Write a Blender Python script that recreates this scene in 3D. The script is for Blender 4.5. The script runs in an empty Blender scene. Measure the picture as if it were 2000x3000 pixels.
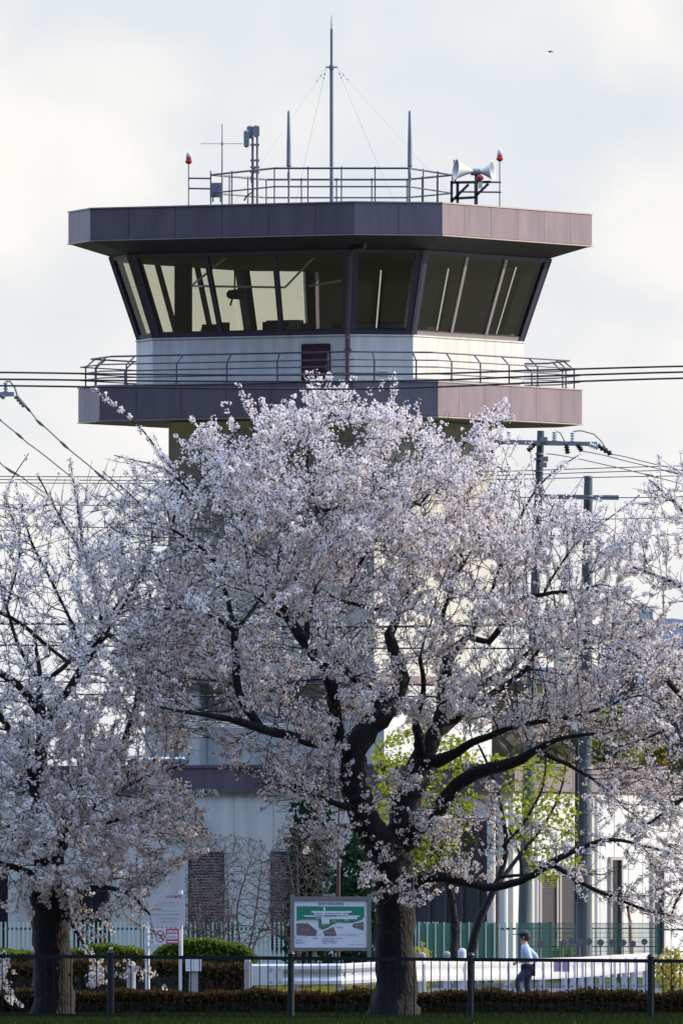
import bpy, bmesh, math, random
import numpy as np
from mathutils import Vector, Matrix, Euler, Quaternion

# ------------------------------------------------------------------ camera
SC = bpy.context.scene
COL = SC.collection
R = math.radians
FPX = 48300.0            # focal length in photo pixels (photo is 2000 x 3000)
HZ = 2710.0              # horizon row in the photo
CAMZ = 1.6
PITCH = math.atan((HZ - 1500.0) / FPX)
cam_d = bpy.data.cameras.new('camera')
cam = bpy.data.objects.new('camera', cam_d)
COL.objects.link(cam)
cam.location = (0, 0, CAMZ)
cam.rotation_euler = (R(90) + PITCH, 0, 0)
cam_d.sensor_fit = 'VERTICAL'
cam_d.sensor_height = 24.0
cam_d.lens = FPX / 3000.0 * 24.0
cam_d.clip_start = 1.0
cam_d.clip_end = 9000.0
SC.camera = cam

# ------------------------------------------------------------------ light
SUN_AZ, SUN_EL = R(16), R(25)       # azimuth from +X towards +Y
SUN = Vector((math.cos(SUN_AZ) * math.cos(SUN_EL), math.sin(SUN_AZ) * math.cos(SUN_EL), math.sin(SUN_EL)))
sl = bpy.data.lights.new('sun', 'SUN')
sl.energy = 5.0
sl.angle = R(0.5)
sl.color = (1.0, 0.87, 0.68)
so = bpy.data.objects.new('sun', sl)
COL.objects.link(so)
so.location = (60, 20, 60)
so.rotation_euler = SUN.to_track_quat('Z', 'Y').to_euler()

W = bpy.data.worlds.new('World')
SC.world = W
W.use_nodes = True
nt = W.node_tree
nt.nodes.clear()
N = nt.nodes.new
L = nt.links.new
out = N('ShaderNodeOutputWorld')
sky = N('ShaderNodeTexSky')
sky.sky_type = 'NISHITA'
sky.sun_disc = False
sky.sun_elevation = SUN_EL
sky.sun_rotation = R(90) - SUN_AZ
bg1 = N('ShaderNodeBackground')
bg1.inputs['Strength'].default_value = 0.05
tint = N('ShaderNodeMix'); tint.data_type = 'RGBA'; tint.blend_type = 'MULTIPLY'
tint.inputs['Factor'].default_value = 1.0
tint.inputs[7].default_value = (0.13, 0.21, 0.85, 1)      # unseen low east sky darkened so the mauve panels stay dark
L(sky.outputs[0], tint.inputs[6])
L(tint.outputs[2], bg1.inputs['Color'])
tc = N('ShaderNodeTexCoord')
mp = N('ShaderNodeMapping')
mp.inputs['Scale'].default_value = (1.0, 1.0, 1.35)
mp.inputs['Location'].default_value = (0.37, 0.2, 0.113)
L(tc.outputs['Generated'], mp.inputs['Vector'])
nz = N('ShaderNodeTexNoise')
nz.inputs['Scale'].default_value = 62.0
nz.inputs['Detail'].default_value = 5.0
nz.inputs['Roughness'].default_value = 0.46
nz.inputs['Distortion'].default_value = 0.35
L(mp.outputs[0], nz.inputs['Vector'])
rp = N('ShaderNodeValToRGB')
e = rp.color_ramp.elements
e[0].position = 0.36; e[0].color = (0.765, 0.815, 0.865, 1)
e[1].position = 0.66; e[1].color = (0.985, 0.968, 0.93, 1)
m_ = rp.color_ramp.elements.new(0.5); m_.color = (0.862, 0.87, 0.882, 1)
L(nz.outputs['Fac'], rp.inputs['Fac'])
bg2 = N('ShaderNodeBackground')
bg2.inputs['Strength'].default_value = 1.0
# unseen overhead and eastern clouds, boosted bright and blue to fill shaded walls
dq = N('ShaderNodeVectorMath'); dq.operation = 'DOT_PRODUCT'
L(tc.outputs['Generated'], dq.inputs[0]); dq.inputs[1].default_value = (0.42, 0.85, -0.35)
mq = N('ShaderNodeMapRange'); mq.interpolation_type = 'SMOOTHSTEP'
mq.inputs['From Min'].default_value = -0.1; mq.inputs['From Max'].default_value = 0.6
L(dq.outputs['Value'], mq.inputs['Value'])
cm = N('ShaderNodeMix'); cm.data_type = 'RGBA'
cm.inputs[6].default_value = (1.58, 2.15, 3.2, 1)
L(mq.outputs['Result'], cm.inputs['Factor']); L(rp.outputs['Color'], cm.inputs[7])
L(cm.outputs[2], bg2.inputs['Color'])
# cloud cover spares the low sky behind us, kept dark for the panels
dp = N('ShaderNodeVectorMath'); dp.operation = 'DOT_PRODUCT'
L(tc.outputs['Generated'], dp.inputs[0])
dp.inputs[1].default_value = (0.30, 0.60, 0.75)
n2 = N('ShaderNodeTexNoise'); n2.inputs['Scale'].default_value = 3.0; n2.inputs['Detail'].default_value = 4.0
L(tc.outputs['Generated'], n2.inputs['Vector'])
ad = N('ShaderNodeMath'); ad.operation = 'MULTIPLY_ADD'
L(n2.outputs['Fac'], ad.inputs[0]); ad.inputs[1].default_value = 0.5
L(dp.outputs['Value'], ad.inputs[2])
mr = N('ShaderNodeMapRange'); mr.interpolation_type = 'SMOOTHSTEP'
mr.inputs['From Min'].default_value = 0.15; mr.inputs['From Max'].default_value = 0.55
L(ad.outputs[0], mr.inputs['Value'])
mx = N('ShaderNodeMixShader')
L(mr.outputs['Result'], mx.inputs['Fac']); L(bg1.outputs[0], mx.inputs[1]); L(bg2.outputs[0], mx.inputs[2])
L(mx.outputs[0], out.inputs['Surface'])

vs = SC.view_settings
SC.display_settings.display_device = 'sRGB'
vs.view_transform = 'Standard'
vs.look = 'None'
vs.exposure = 0.0
vs.gamma = 1.0
vs.use_curve_mapping = False
SC.cycles.max_bounces = 8
SC.cycles.transparent_max_bounces = 16
SC.cycles.caustics_reflective = False
SC.cycles.caustics_refractive = False

rng = np.random.default_rng(7)
random.seed(7)

# ------------------------------------------------------------------ geometry helpers
_cp, _sp = math.cos(PITCH), math.sin(PITCH)

def P(px, py, Y):
    """point of the world plane y = Y seen at photo pixel (px, py)"""
    u = (px - 1000.0) / FPX
    v = -(py - 1500.0) / FPX
    dx, dy, dz = u, _cp - v * _sp, _sp + v * _cp
    t = Y / dy
    return Vector((dx * t, Y, CAMZ + dz * t))

def S(Y):
    return FPX / Y

class MB:
    def __init__(s):
        s.v, s.f, s.m, s.mi = [], [], [], 0
    def add(s, vs, fs):
        b = len(s.v)
        s.v.extend([tuple(x) for x in vs])
        for f in fs:
            s.f.append([i + b for i in f]); s.m.append(s.mi)
    def hexa(s, p):   # 4 of one face, then the 4 opposite
        s.add(p, [(0, 1, 2, 3), (7, 6, 5, 4), (0, 4, 5, 1), (1, 5, 6, 2), (2, 6, 7, 3), (3, 7, 4, 0)])
    def box(s, c, d, rz=0.0):
        x, y, z = d[0] / 2, d[1] / 2, d[2] / 2
        cr, sr = math.cos(rz), math.sin(rz)
        pts = []
        for dz in (-z, z):
            for dx, dy in ((-x, -y), (x, -y), (x, y), (-x, y)):
                pts.append((c[0] + dx * cr - dy * sr, c[1] + dx * sr + dy * cr, c[2] + dz))
        s.hexa(pts)
    def slab(s, q, n, th):   # quad q (4 pts) thickened by th along n
        n = Vector(n)
        s.hexa([Vector(p) for p in q] + [Vector(p) + n * th for p in q])
    def bar(s, a, b, w, h=None, up=(0, 0, 1)):
        a, b = Vector(a), Vector(b); h = h or w
        t = (b - a).normalized()
        x = t.cross(Vector(up))
        if x.length < 1e-4: x = t.cross(Vector((0, 1, 0)))
        x.normalize(); y = x.cross(t).normalized()
        x *= w / 2; y *= h / 2
        s.hexa([a - x - y, a + x - y, a + x + y, a - x + y, b - x - y, b + x - y, b + x + y, b - x + y])
    def tube(s, pts, rad, n=8, cap=True, jit=0.0):
        pts = [Vector(p) for p in pts]
        if not hasattr(rad, '__len__'): rad = [rad] * len(pts)
        rings = []
        ref = None
        for i, p in enumerate(pts):
            t = (pts[min(i + 1, len(pts) - 1)] - pts[max(i - 1, 0)])
            if t.length < 1e-9: t = Vector((0, 0, 1))
            t.normalize()
            if ref is None:
                ref = t.cross(Vector((0.31, 0.9, 0.17)))
                if ref.length < 1e-3: ref = t.cross(Vector((1, 0, 0)))
            ref = (ref - t * ref.dot(t))
            if ref.length < 1e-6: ref = t.orthogonal()
            ref.normalize()
            bi = t.cross(ref)
            ring = []
            for k in range(n):
                a = 2 * math.pi * k / n
                r = rad[i] * (1 + (random.uniform(-jit, jit) if jit else 0))
                ring.append(p + ref * (math.cos(a) * r) + bi * (math.sin(a) * r))
            rings.append(ring)
        vs = [v for r_ in rings for v in r_]
        fs = []
        for i in range(len(pts) - 1):
            for k in range(n):
                a, b = i * n + k, i * n + (k + 1) % n
                fs.append((a, b, b + n, a + n))
        if cap:
            fs.append(tuple(range(n - 1, -1, -1)))
            fs.append(tuple(range((len(pts) - 1) * n, len(pts) * n)))
        s.add(vs, fs)
    def lathe(s, base, prof, n=16, axis=(0, 0, 1)):
        ax = Vector(axis).normalized()
        base = Vector(base)
        s.tube_prof(base, ax, prof, n)
    def tube_prof(s, base, ax, prof, n):
        ref = ax.orthogonal().normalized(); bi = ax.cross(ref)
        vs, fs = [], []
        for r, h in prof:
            for k in range(n):
                a = 2 * math.pi * k / n
                vs.append(base + ax * h + ref * (math.cos(a) * r) + bi * (math.sin(a) * r))
        for i in range(len(prof) - 1):
            for k in range(n):
                a, b = i * n + k, i * n + (k + 1) % n
                fs.append((a, b, b + n, a + n))
        fs.append(tuple(range(n - 1, -1, -1)))
        fs.append(tuple(range((len(prof) - 1) * n, len(prof) * n)))
        s.add(vs, fs)
    def loft(s, rings, cap=(True, True)):
        n = len(rings[0])
        vs = [v for r_ in rings for v in r_]
        fs = []
        for i in range(len(rings) - 1):
            for k in range(n):
                a, b = i * n + k, i * n + (k + 1) % n
                fs.append((a, b, b + n, a + n))
        if cap[0]: fs.append(tuple(range(n - 1, -1, -1)))
        if cap[1]: fs.append(tuple(range((len(rings) - 1) * n, len(rings) * n)))
        s.add(vs, fs)
    def build(s, name, mats, parent=None, world=True, smooth=False):
        me = bpy.data.meshes.new(name)
        v = np.array(s.v, dtype=np.float64).reshape(-1, 3)
        if parent is not None and world:
            Mi = np.array(root_matrix(parent).inverted())
            v = v @ Mi[:3, :3].T + Mi[:3, 3]
        me.from_pydata(v.tolist(), [], s.f)
        finish(me, mats, s.m, smooth)
        return link(name, me, parent)

def build_each(mb, name, mats, parent, world=True):
    """one object for each separate piece of the mesh builder"""
    up = list(range(len(mb.v)))
    def find(i):
        while up[i] != i: up[i] = up[up[i]]; i = up[i]
        return i
    for f in mb.f:
        for i in f[1:]: up[find(i)] = find(f[0])
    groups = {}
    for f in mb.f: groups.setdefault(find(f[0]), []).append(f)
    for fs in groups.values():
        ids = sorted({i for f in fs for i in f}); mp = {i: k for k, i in enumerate(ids)}
        m2 = MB(); m2.add([mb.v[i] for i in ids], [[mp[i] for i in f] for f in fs])
        m2.build(name, mats, parent, world)

def finish(me, mats, mi=None, smooth=False):
    if not isinstance(mats, (list, tuple)): mats = [mats]
    for m in mats: me.materials.append(m)
    if mi is not None and len(mats) > 1: me.polygons.foreach_set('material_index', np.array(mi, dtype=np.int32))
    if smooth: me.polygons.foreach_set('use_smooth', np.ones(len(me.polygons), dtype=bool))
    me.validate()
    me.update()

def link(name, me, parent=None):
    o = bpy.data.objects.new(name, me)
    COL.objects.link(o)
    if parent is not None: o.parent = parent
    return o

def root_matrix(o):
    M = o.matrix_basis.copy()
    while o.parent is not None:
        o = o.parent
        M = o.matrix_basis @ M
    return M

def tag(o, label, cat, group=None, kind=None):
    if label: o['label'] = label
    if cat: o['category'] = cat
    if group: o['group'] = group
    if kind: o['kind'] = kind
    return o

def thing(name, label, cat, loc=(0, 0, 0), rz=0.0, group=None):
    o = bpy.data.objects.new(name, None)
    COL.objects.link(o)
    o.empty_display_size = 0.3
    o.location = loc
    o.rotation_euler = (0, 0, rz)
    return tag(o, label, cat, group)

def copy_tree(o, parent=None):
    c = o.copy()
    COL.objects.link(c)
    if parent is not None: c.parent = parent
    for ch in list(o.children):
        copy_tree(ch, c)
    return c

def np_mesh(name, verts, faces_n, mats, mi=None, parent=None, smooth=False):
    """verts (N,3); faces_n (F,k) index array of k-gons, fast path"""
    v = np.asarray(verts, dtype=np.float64)
    if parent is not None:
        Mi = np.array(root_matrix(parent).inverted())
        v = v @ Mi[:3, :3].T + Mi[:3, 3]
    me = bpy.data.meshes.new(name)
    F, k = faces_n.shape
    me.vertices.add(len(v)); me.vertices.foreach_set('co', v.astype(np.float32).ravel())
    me.loops.add(F * k); me.loops.foreach_set('vertex_index', faces_n.astype(np.int32).ravel())
    me.polygons.add(F)
    me.polygons.foreach_set('loop_start', np.arange(0, F * k, k, dtype=np.int32))
    me.polygons.foreach_set('loop_total', np.full(F, k, dtype=np.int32))
    if not isinstance(mats, (list, tuple)): mats = [mats]
    for m in mats: me.materials.append(m)
    if mi is not None: me.polygons.foreach_set('material_index', np.asarray(mi, dtype=np.int32))
    if smooth: me.polygons.foreach_set('use_smooth', np.ones(F, dtype=bool))
    me.update(calc_edges=True)
    return link(name, me, parent)

# ------------------------------------------------------------------ materials
def mat(name, col, rough=0.6, metal=0.0, var=0.0, scale=8.0, bump=0.0, bscale=40.0, spec=0.5, stretch=(1, 1, 1), dirt=None):
    m = bpy.data.materials.new(name)
    m.use_nodes = True
    t = m.node_tree
    b = t.nodes['Principled BSDF']
    b.inputs['Roughness'].default_value = rough
    b.inputs['Metallic'].default_value = metal
    b.inputs['Specular IOR Level'].default_value = spec
    b.inputs['Base Color'].default_value = (*col, 1)
    tc = t.nodes.new('ShaderNodeTexCoord')
    mp = t.nodes.new('ShaderNodeMapping'); mp.inputs['Scale'].default_value = stretch
    t.links.new(tc.outputs['Object'], mp.inputs['Vector'])
    if var:
        n = t.nodes.new('ShaderNodeTexNoise'); n.inputs['Scale'].default_value = scale; n.inputs['Detail'].default_value = 5
        t.links.new(mp.outputs[0], n.inputs['Vector'])
        r = t.nodes.new('ShaderNodeValToRGB')
        r.color_ramp.elements[0].position = 0.3; r.color_ramp.elements[1].position = 0.72
        d = dirt or tuple(c * (1 - var) for c in col)
        r.color_ramp.elements[0].color = (*d, 1)
        r.color_ramp.elements[1].color = (*[min(1, c * (1 + var * 0.5)) for c in col], 1)
        t.links.new(n.outputs['Fac'], r.inputs['Fac']); t.links.new(r.outputs[0], b.inputs['Base Color'])
    if bump:
        n = t.nodes.new('ShaderNodeTexNoise'); n.inputs['Scale'].default_value = bscale; n.inputs['Detail'].default_value = 4
        t.links.new(mp.outputs[0], n.inputs['Vector'])
        bp = t.nodes.new('ShaderNodeBump'); bp.inputs['Strength'].default_value = bump; bp.inputs['Distance'].default_value = 0.05
        t.links.new(n.outputs['Fac'], bp.inputs['Height']); t.links.new(bp.outputs[0], b.inputs['Normal'])
    return m

def leaf_mat(name, cols, trans=0.5, tcol=None):
    """two sided thin petal or leaf; colour varies from flower to flower"""
    m = bpy.data.materials.new(name); m.use_nodes = True
    t = m.node_tree; t.nodes.clear()
    o = t.nodes.new('ShaderNodeOutputMaterial')
    g = t.nodes.new('ShaderNodeNewGeometry')
    r = t.nodes.new('ShaderNodeValToRGB')
    el = r.color_ramp.elements
    el[0].color = (*cols[0], 1); el[1].color = (*cols[-1], 1)
    for i, c in enumerate(cols[1:-1]):
        q = el.new((i + 1) / (len(cols) - 1)); q.color = (*c, 1)
    t.links.new(g.outputs['Random Per Island'], r.inputs['Fac'])
    d = t.nodes.new('ShaderNodeBsdfDiffuse'); tr = t.nodes.new('ShaderNodeBsdfTranslucent')
    t.links.new(r.outputs[0], d.inputs['Color'])
    if tcol:
        tr.inputs['Color'].default_value = (*tcol, 1)
    else:
        t.links.new(r.outputs[0], tr.inputs['Color'])
    x = t.nodes.new('ShaderNodeMixShader'); x.inputs['Fac'].default_value = trans
    t.links.new(d.outputs[0], x.inputs[1]); t.links.new(tr.outputs[0], x.inputs[2])
    t.links.new(x.outputs[0], o.inputs['Surface'])
    return m

def glass_mat(name, tint, refl=0.10, rough=0.02):
    m = bpy.data.materials.new(name); m.use_nodes = True
    t = m.node_tree; t.nodes.clear()
    o = t.nodes.new('ShaderNodeOutputMaterial')
    a = t.nodes.new('ShaderNodeBsdfTransparent'); a.inputs['Color'].default_value = (*tint, 1)
    g = t.nodes.new('ShaderNodeBsdfGlossy'); g.inputs['Roughness'].default_value = rough; g.inputs['Color'].default_value = (0.9, 0.9, 0.9, 1)
    lw = t.nodes.new('ShaderNodeFresnel'); lw.inputs['IOR'].default_value = 1.5
    ml = t.nodes.new('ShaderNodeMath'); ml.operation = 'MULTIPLY_ADD'; ml.inputs[1].default_value = 0.9; ml.inputs[2].default_value = refl * 0.3
    t.links.new(lw.outputs[0], ml.inputs[0])
    ge = t.nodes.new('ShaderNodeNewGeometry'); inv = t.nodes.new('ShaderNodeMath'); inv.operation = 'SUBTRACT'; inv.inputs[0].default_value = 1.0
    t.links.new(ge.outputs['Backfacing'], inv.inputs[1])
    fm = t.nodes.new('ShaderNodeMath'); fm.operation = 'MULTIPLY'
    t.links.new(ml.outputs[0], fm.inputs[0]); t.links.new(inv.outputs[0], fm.inputs[1])
    x = t.nodes.new('ShaderNodeMixShader')
    t.links.new(fm.outputs[0], x.inputs['Fac']); t.links.new(a.outputs[0], x.inputs[1]); t.links.new(g.outputs[0], x.inputs[2])
    t.links.new(x.outputs[0], o.inputs['Surface'])
    return m

M = {}
M['fascia'] = mat('mauve_metal_panel', (0.205, 0.172, 0.205), 0.56, 0.97, var=0.16, scale=2.2, stretch=(1, 1, .22))
M['joint'] = mat('dark_joint', (0.012, 0.012, 0.018), 0.8)
M['trim'] = mat('panel_trim', (0.36, 0.31, 0.29), 0.55, 0.8)
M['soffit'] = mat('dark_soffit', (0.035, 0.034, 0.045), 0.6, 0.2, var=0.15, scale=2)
M['frame'] = mat('navy_window_frame', (0.085, 0.075, 0.12), 0.45, 0.7)
M['sunlitframe'] = mat('sunlit_frame_tone', (0.42, 0.38, 0.37), 0.42, 0.6)  # paler copy of the frame for sun-facing sides, sunlight put into the colour
M['wall'] = mat('white_render', (0.70, 0.68, 0.64), 0.85, var=0.16, scale=3.2, bump=0.12, bscale=30, stretch=(1, 1, 0.16), dirt=(0.60, 0.57, 0.50))
M['wall2'] = mat('offwhite_cladding', (0.66, 0.645, 0.61), 0.8, var=0.16, scale=2.4, bump=0.06, bscale=25, stretch=(1, 1, 0.14))
M['shaft'] = mat('shaft_render', (0.60, 0.57, 0.50), 0.85, var=0.12, scale=1.0, bump=0.1, bscale=20, stretch=(1, 1, 0.3))
M['deck'] = mat('balcony_concrete', (0.50, 0.48, 0.45), 0.9, var=.2, scale=2)
M['door'] = mat('maroon_door', (0.055, 0.011, 0.016), 0.45)
M['steel'] = mat('galvanised_steel', (0.36, 0.37, 0.39), 0.45, 0.55, var=0.15, scale=6)
M['rail'] = mat('navy_rail', (0.11, 0.105, 0.14), 0.4, 0.5)
M['antenna'] = mat('grey_radome', (0.24, 0.26, 0.29), 0.5)
M['horn'] = mat('white_horn', (0.70, 0.70, 0.68), 0.4)
M['black'] = mat('black_plastic', (0.012, 0.012, 0.014), 0.5)
M['cable'] = mat('black_cable', (0.012, 0.012, 0.016), 0.5)
M['palecable'] = mat('pale_cable', (0.55, 0.52, 0.48), 0.5)  # sunlit look of these wires put into their pale base colour
M['red'] = mat('red_plastic', (0.50, 0.02, 0.02), 0.35)
M['clear'] = mat('clear_dome', (0.8, 0.72, 0.70), 0.2)
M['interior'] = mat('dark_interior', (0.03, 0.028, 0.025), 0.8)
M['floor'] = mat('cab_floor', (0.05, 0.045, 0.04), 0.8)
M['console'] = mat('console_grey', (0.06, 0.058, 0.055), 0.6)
M['ochre'] = mat('ochre_box', (0.45, 0.33, 0.09), 0.7)
M['paper'] = mat('paper', (0.7, 0.68, 0.6), 0.7)
M['glass'] = glass_mat('tinted_glass', (0.865, 0.858, 0.80), 0.06)
M['blind'] = leaf_mat('roller_blind', [(0.24, 0.245, 0.265), (0.27, 0.275, 0.29)], 0.45)
M['concrete'] = mat('pole_concrete', (0.105, 0.12, 0.125), 0.85, var=0.2, scale=3, stretch=(1, 1, 0.2))
M['porcelain'] = mat('porcelain', (0.62, 0.62, 0.62), 0.2)
M['bark'] = mat('cherry_bark', (0.013, 0.0105, 0.011), 0.9, var=0.5, scale=14, bump=1.0, bscale=22, stretch=(1, 1, 0.45), dirt=(0.006, 0.005, 0.006))
M['twig'] = mat('cherry_twig', (0.022, 0.015, 0.016), 0.8)
M['pedicel'] = mat('cherry_pedicel', (0.13, 0.055, 0.045), 0.7)
M['petal'] = leaf_mat('cherry_petals', [(0.72, 0.60, 0.60), (0.91, 0.85, 0.835), (0.95, 0.92, 0.905), (0.87, 0.80, 0.79)], 0.45)
M['budleaf'] = leaf_mat('reddish_bud_leaf', [(0.10, 0.045, 0.04), (0.17, 0.07, 0.06), (0.07, 0.045, 0.03)], 0.3)
M['moss'] = leaf_mat('moss_leaf', [(0.05, 0.07, 0.012), (0.14, 0.15, 0.02), (0.20, 0.17, 0.03)], 0.35)
M['spring'] = leaf_mat('spring_leaf', [(0.20, 0.23, 0.02), (0.36, 0.37, 0.03), (0.28, 0.32, 0.03)], 0.55)
M['hedgeleaf'] = leaf_mat('hedge_leaf', [(0.05, 0.08, 0.015), (0.11, 0.15, 0.025), (0.20, 0.21, 0.03)], 0.3)
M['brownleaf'] = leaf_mat('azalea_leaf', [(0.05, 0.028, 0.012), (0.09, 0.05, 0.018), (0.035, 0.035, 0.012)], 0.3)
M['evergreen'] = leaf_mat('evergreen_leaf', [(0.010, 0.030, 0.020), (0.018, 0.045, 0.022), (0.03, 0.06, 0.02)], 0.2)
M['olive'] = leaf_mat('olive_leaf', [(0.05, 0.055, 0.02), (0.10, 0.09, 0.03)], 0.3)
M['goldleaf'] = leaf_mat('gold_leaf', [(0.30, 0.26, 0.05), (0.42, 0.36, 0.06), (0.30, 0.22, 0.10)], 0.5)
M['drytwig'] = mat('dry_twig', (0.085, 0.062, 0.058), 0.85, var=0.4, scale=6)
M['darkgrass'] = leaf_mat('shaded_turf_blade', [(0.012, 0.022, 0.008), (0.022, 0.036, 0.010), (0.04, 0.05, 0.014)], 0.3)  # greens lowered, shade on the near verge put into the colour
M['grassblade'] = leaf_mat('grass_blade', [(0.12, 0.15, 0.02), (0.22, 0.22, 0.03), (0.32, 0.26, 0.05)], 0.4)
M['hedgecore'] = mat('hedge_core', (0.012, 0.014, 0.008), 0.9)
M['ground'] = mat('grass_ground', (0.055, 0.056, 0.028), 0.95, var=0.4, scale=0.7, dirt=(0.10, 0.085, 0.03))
M['asphalt'] = mat('asphalt', (0.055, 0.055, 0.06), 0.9, var=0.25, scale=2)
M['kerb'] = mat('kerb_concrete', (0.34, 0.33, 0.31), 0.85, var=0.2, scale=3)
M['pathmat'] = mat('path_paving', (0.16, 0.145, 0.13), 0.9, var=0.2, scale=2)
M['iron'] = mat('dark_green_iron', (0.006, 0.011, 0.014), 0.45, 0.2)
M['fgreen'] = mat('fence_green', (0.02, 0.11, 0.085), 0.5)
M['picket'] = mat('pale_green_picket', (0.52, 0.64, 0.54), 0.6)
M['sheet'] = mat('green_sheet', (0.09, 0.20, 0.14), 0.6, var=0.1, scale=2)
M['guard'] = mat('guardrail_white', (0.56, 0.555, 0.57), 0.45, var=0.14, scale=5)
M['guardpost'] = mat('guardrail_post', (0.60, 0.61, 0.64), 0.5)
M['greypost'] = mat('grey_post', (0.30, 0.28, 0.28), 0.7)
M['reflector'] = mat('grey_reflector', (0.16, 0.15, 0.145), 0.4)
M['board'] = mat('board_white', (0.66, 0.68, 0.74), 0.5)
M['boardgreen'] = mat('map_green', (0.015, 0.22, 0.12), 0.5)
M['boardbrown'] = mat('map_brown', (0.17, 0.12, 0.12), 0.5)
M['ink'] = mat('navy_ink', (0.03, 0.035, 0.13), 0.5)
M['tan'] = mat('map_tan', (0.40, 0.30, 0.19), 0.5)
M['redink'] = mat('red_ink', (0.46, 0.03, 0.07), 0.5)
M['greyink'] = mat('grey_ink', (0.24, 0.24, 0.30), 0.5)
M['signboard'] = mat('sign_board', (0.52, 0.50, 0.52), 0.6, var=0.08, scale=3)
M['boardframe'] = mat('board_frame', (0.19, 0.165, 0.16), 0.6)
M['brownpost'] = mat('brown_post', (0.075, 0.035, 0.03), 0.5)
M['darkglass'] = mat('dark_window_glass', (0.012, 0.014, 0.018), 0.08)
M['louver'] = mat('louver_grey', (0.075, 0.075, 0.08), 0.5, 0.3)
M['duct'] = mat('metal_duct', (0.5, 0.52, 0.54), 0.25, 0.9)
M['teal'] = mat('hazy_teal_concrete', (0.42, 0.53, 0.56), 0.9, var=0.15, scale=0.1)  # albedo raised to carry the distance haze in the colour
M['lilac'] = mat('hazy_lilac_metal', (0.56, 0.57, 0.70), 0.7, var=0.1, scale=0.1)  # lightened as well, haze over the far buildings painted into the lilac
M['skin'] = mat('skin', (0.46, 0.27, 0.19), 0.55)
M['shirt'] = mat('pale_blue_shirt', (0.42, 0.50, 0.66), 0.8)
M['trousers'] = mat('navy_trousers', (0.028, 0.036, 0.07), 0.8)
M['cap'] = mat('dark_cap', (0.025, 0.028, 0.035), 0.8)
M['hair'] = mat('black_hair', (0.012, 0.01, 0.01), 0.6)
M['orange'] = mat('orange_paint', (0.42, 0.14, 0.02), 0.6)
M['wood'] = mat('far_wood', (0.10, 0.085, 0.08), 0.9)
# ------------------------------------------------------------------ the setting
def sheet(name, x0, x1, y0, y1, z, m):
    mb = MB(); mb.add([(x0, y0, z), (x1, y0, z), (x1, y1, z), (x0, y1, z)], [(0, 1, 2, 3)])
    return tag(mb.build(name, m), None, None, kind='structure')
sheet('ground', -3000, 3000, -200, 6000, 0.0, M['ground'])
sheet('path', -60, 60, 296, 318, 0.004, M['pathmat'])
sheet('road', 2.2, 90, 335, 418, 0.004, M['asphalt'])
mb = MB()
mb.box((46, 334.9, 0.06), (88, 0.18, 0.13)); mb.box((46, 418.1, 0.06), (88, 0.18, 0.13))
tag(mb.build('kerb', M['kerb']), None, None, kind='structure')

# ------------------------------------------------------------------ control tower
TY = FPX / 85.0
TX = P(968, 1500, TY).x
PHI = R(-30)
PX = TY / FPX      # metres per photo pixel at the tower
def zt(py, dpx=0.0):   # height of a row at the tower, dpx = depth offset in photo pixels (negative = nearer)
    return P(0, py, TY + dpx * PX).z
def tw(lx, ly, z):     # tower local -> world
    c, s = math.cos(PHI), math.sin(PHI)
    return Vector((TX + lx * c - ly * s, TY + lx * s + ly * c, z))
def octv(A, k=0.705):
    h = A * k
    return [Vector((x, y, 0)) for x, y in ((-h, -A), (h, -A), (A, -h), (A, h), (h, A), (-h, A), (-A, h), (-A, -h))]
def at(v, z): return Vector((v.x, v.y, z))
tower = thing('control_tower', 'tall white and mauve airport control tower with glazed octagonal cab behind the cherry trees', 'control tower', (TX, TY, 0), PHI)

A_ROOF = 629 * PX; Z_RT = 26.17; Z_RB = 25.02
A_CT, Z_CT = 528 * PX, 24.60
A_CB, Z_CB = 459 * PX, 21.68
A_W = 466 * PX
A_BAL = 605 * PX; Z_BT = 20.10; Z_BB = 18.86

def panel_ring(A, z0, z1, name, seams_long, seam_chamf, parent):
    """metal cladding: individual panels with shadow joints over a dark backing"""
    V = octv(A)
    back = [octv(A - 0.03), octv(A - 0.03)]
    mb = MB(); mb.mi = 1
    ri = octv(A - 0.35)
    mb.loft([[at(v, z0 + .02) for v in back[0]], [at(v, z1 - .02) for v in back[0]]], (False, False))
    mb.mi = 0
    for i in range(8):
        a, b = V[i], V[(i + 1) % 8]
        ln = (b - a).length; t = (b - a) / ln; n = Vector((t.y, -t.x, 0))
        us = seams_long if i % 2 == 0 else seam_chamf
        us = [0.0] + [u for u in us] + [ln]
        us[-1] = ln
        for k in range(len(us) - 1):
            g0 = 0.008 if k > 0 else 0.0; g1 = 0.008 if k < len(us) - 2 else 0.0
            p, q = a + t * (us[k] + g0), a + t * (us[k + 1] - g1)
            zz0, zz1 = z0 + 0.055, z1 - 0.06
            mb.slab([at(p, zz0), at(q, zz0), at(q, zz1), at(p, zz1)], -n, 0.026)
    mb.build(name, [M['fascia'], M['joint']], parent, world=False)
    mb = MB()
    o2, i2 = octv(A + 0.03), octv(A - 0.25)
    for zz0, zz1 in ((z1 - 0.045, z1), (z0, z0 + 0.04)):
        mb.loft([[at(v, zz0) for v in i2], [at(v, zz0) for v in o2], [at(v, zz1) for v in o2], [at(v, zz1) for v in i2]], (False, False))
    mb.build(name.split('_')[0] + '_trim', M['trim'], parent, world=False)

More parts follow.
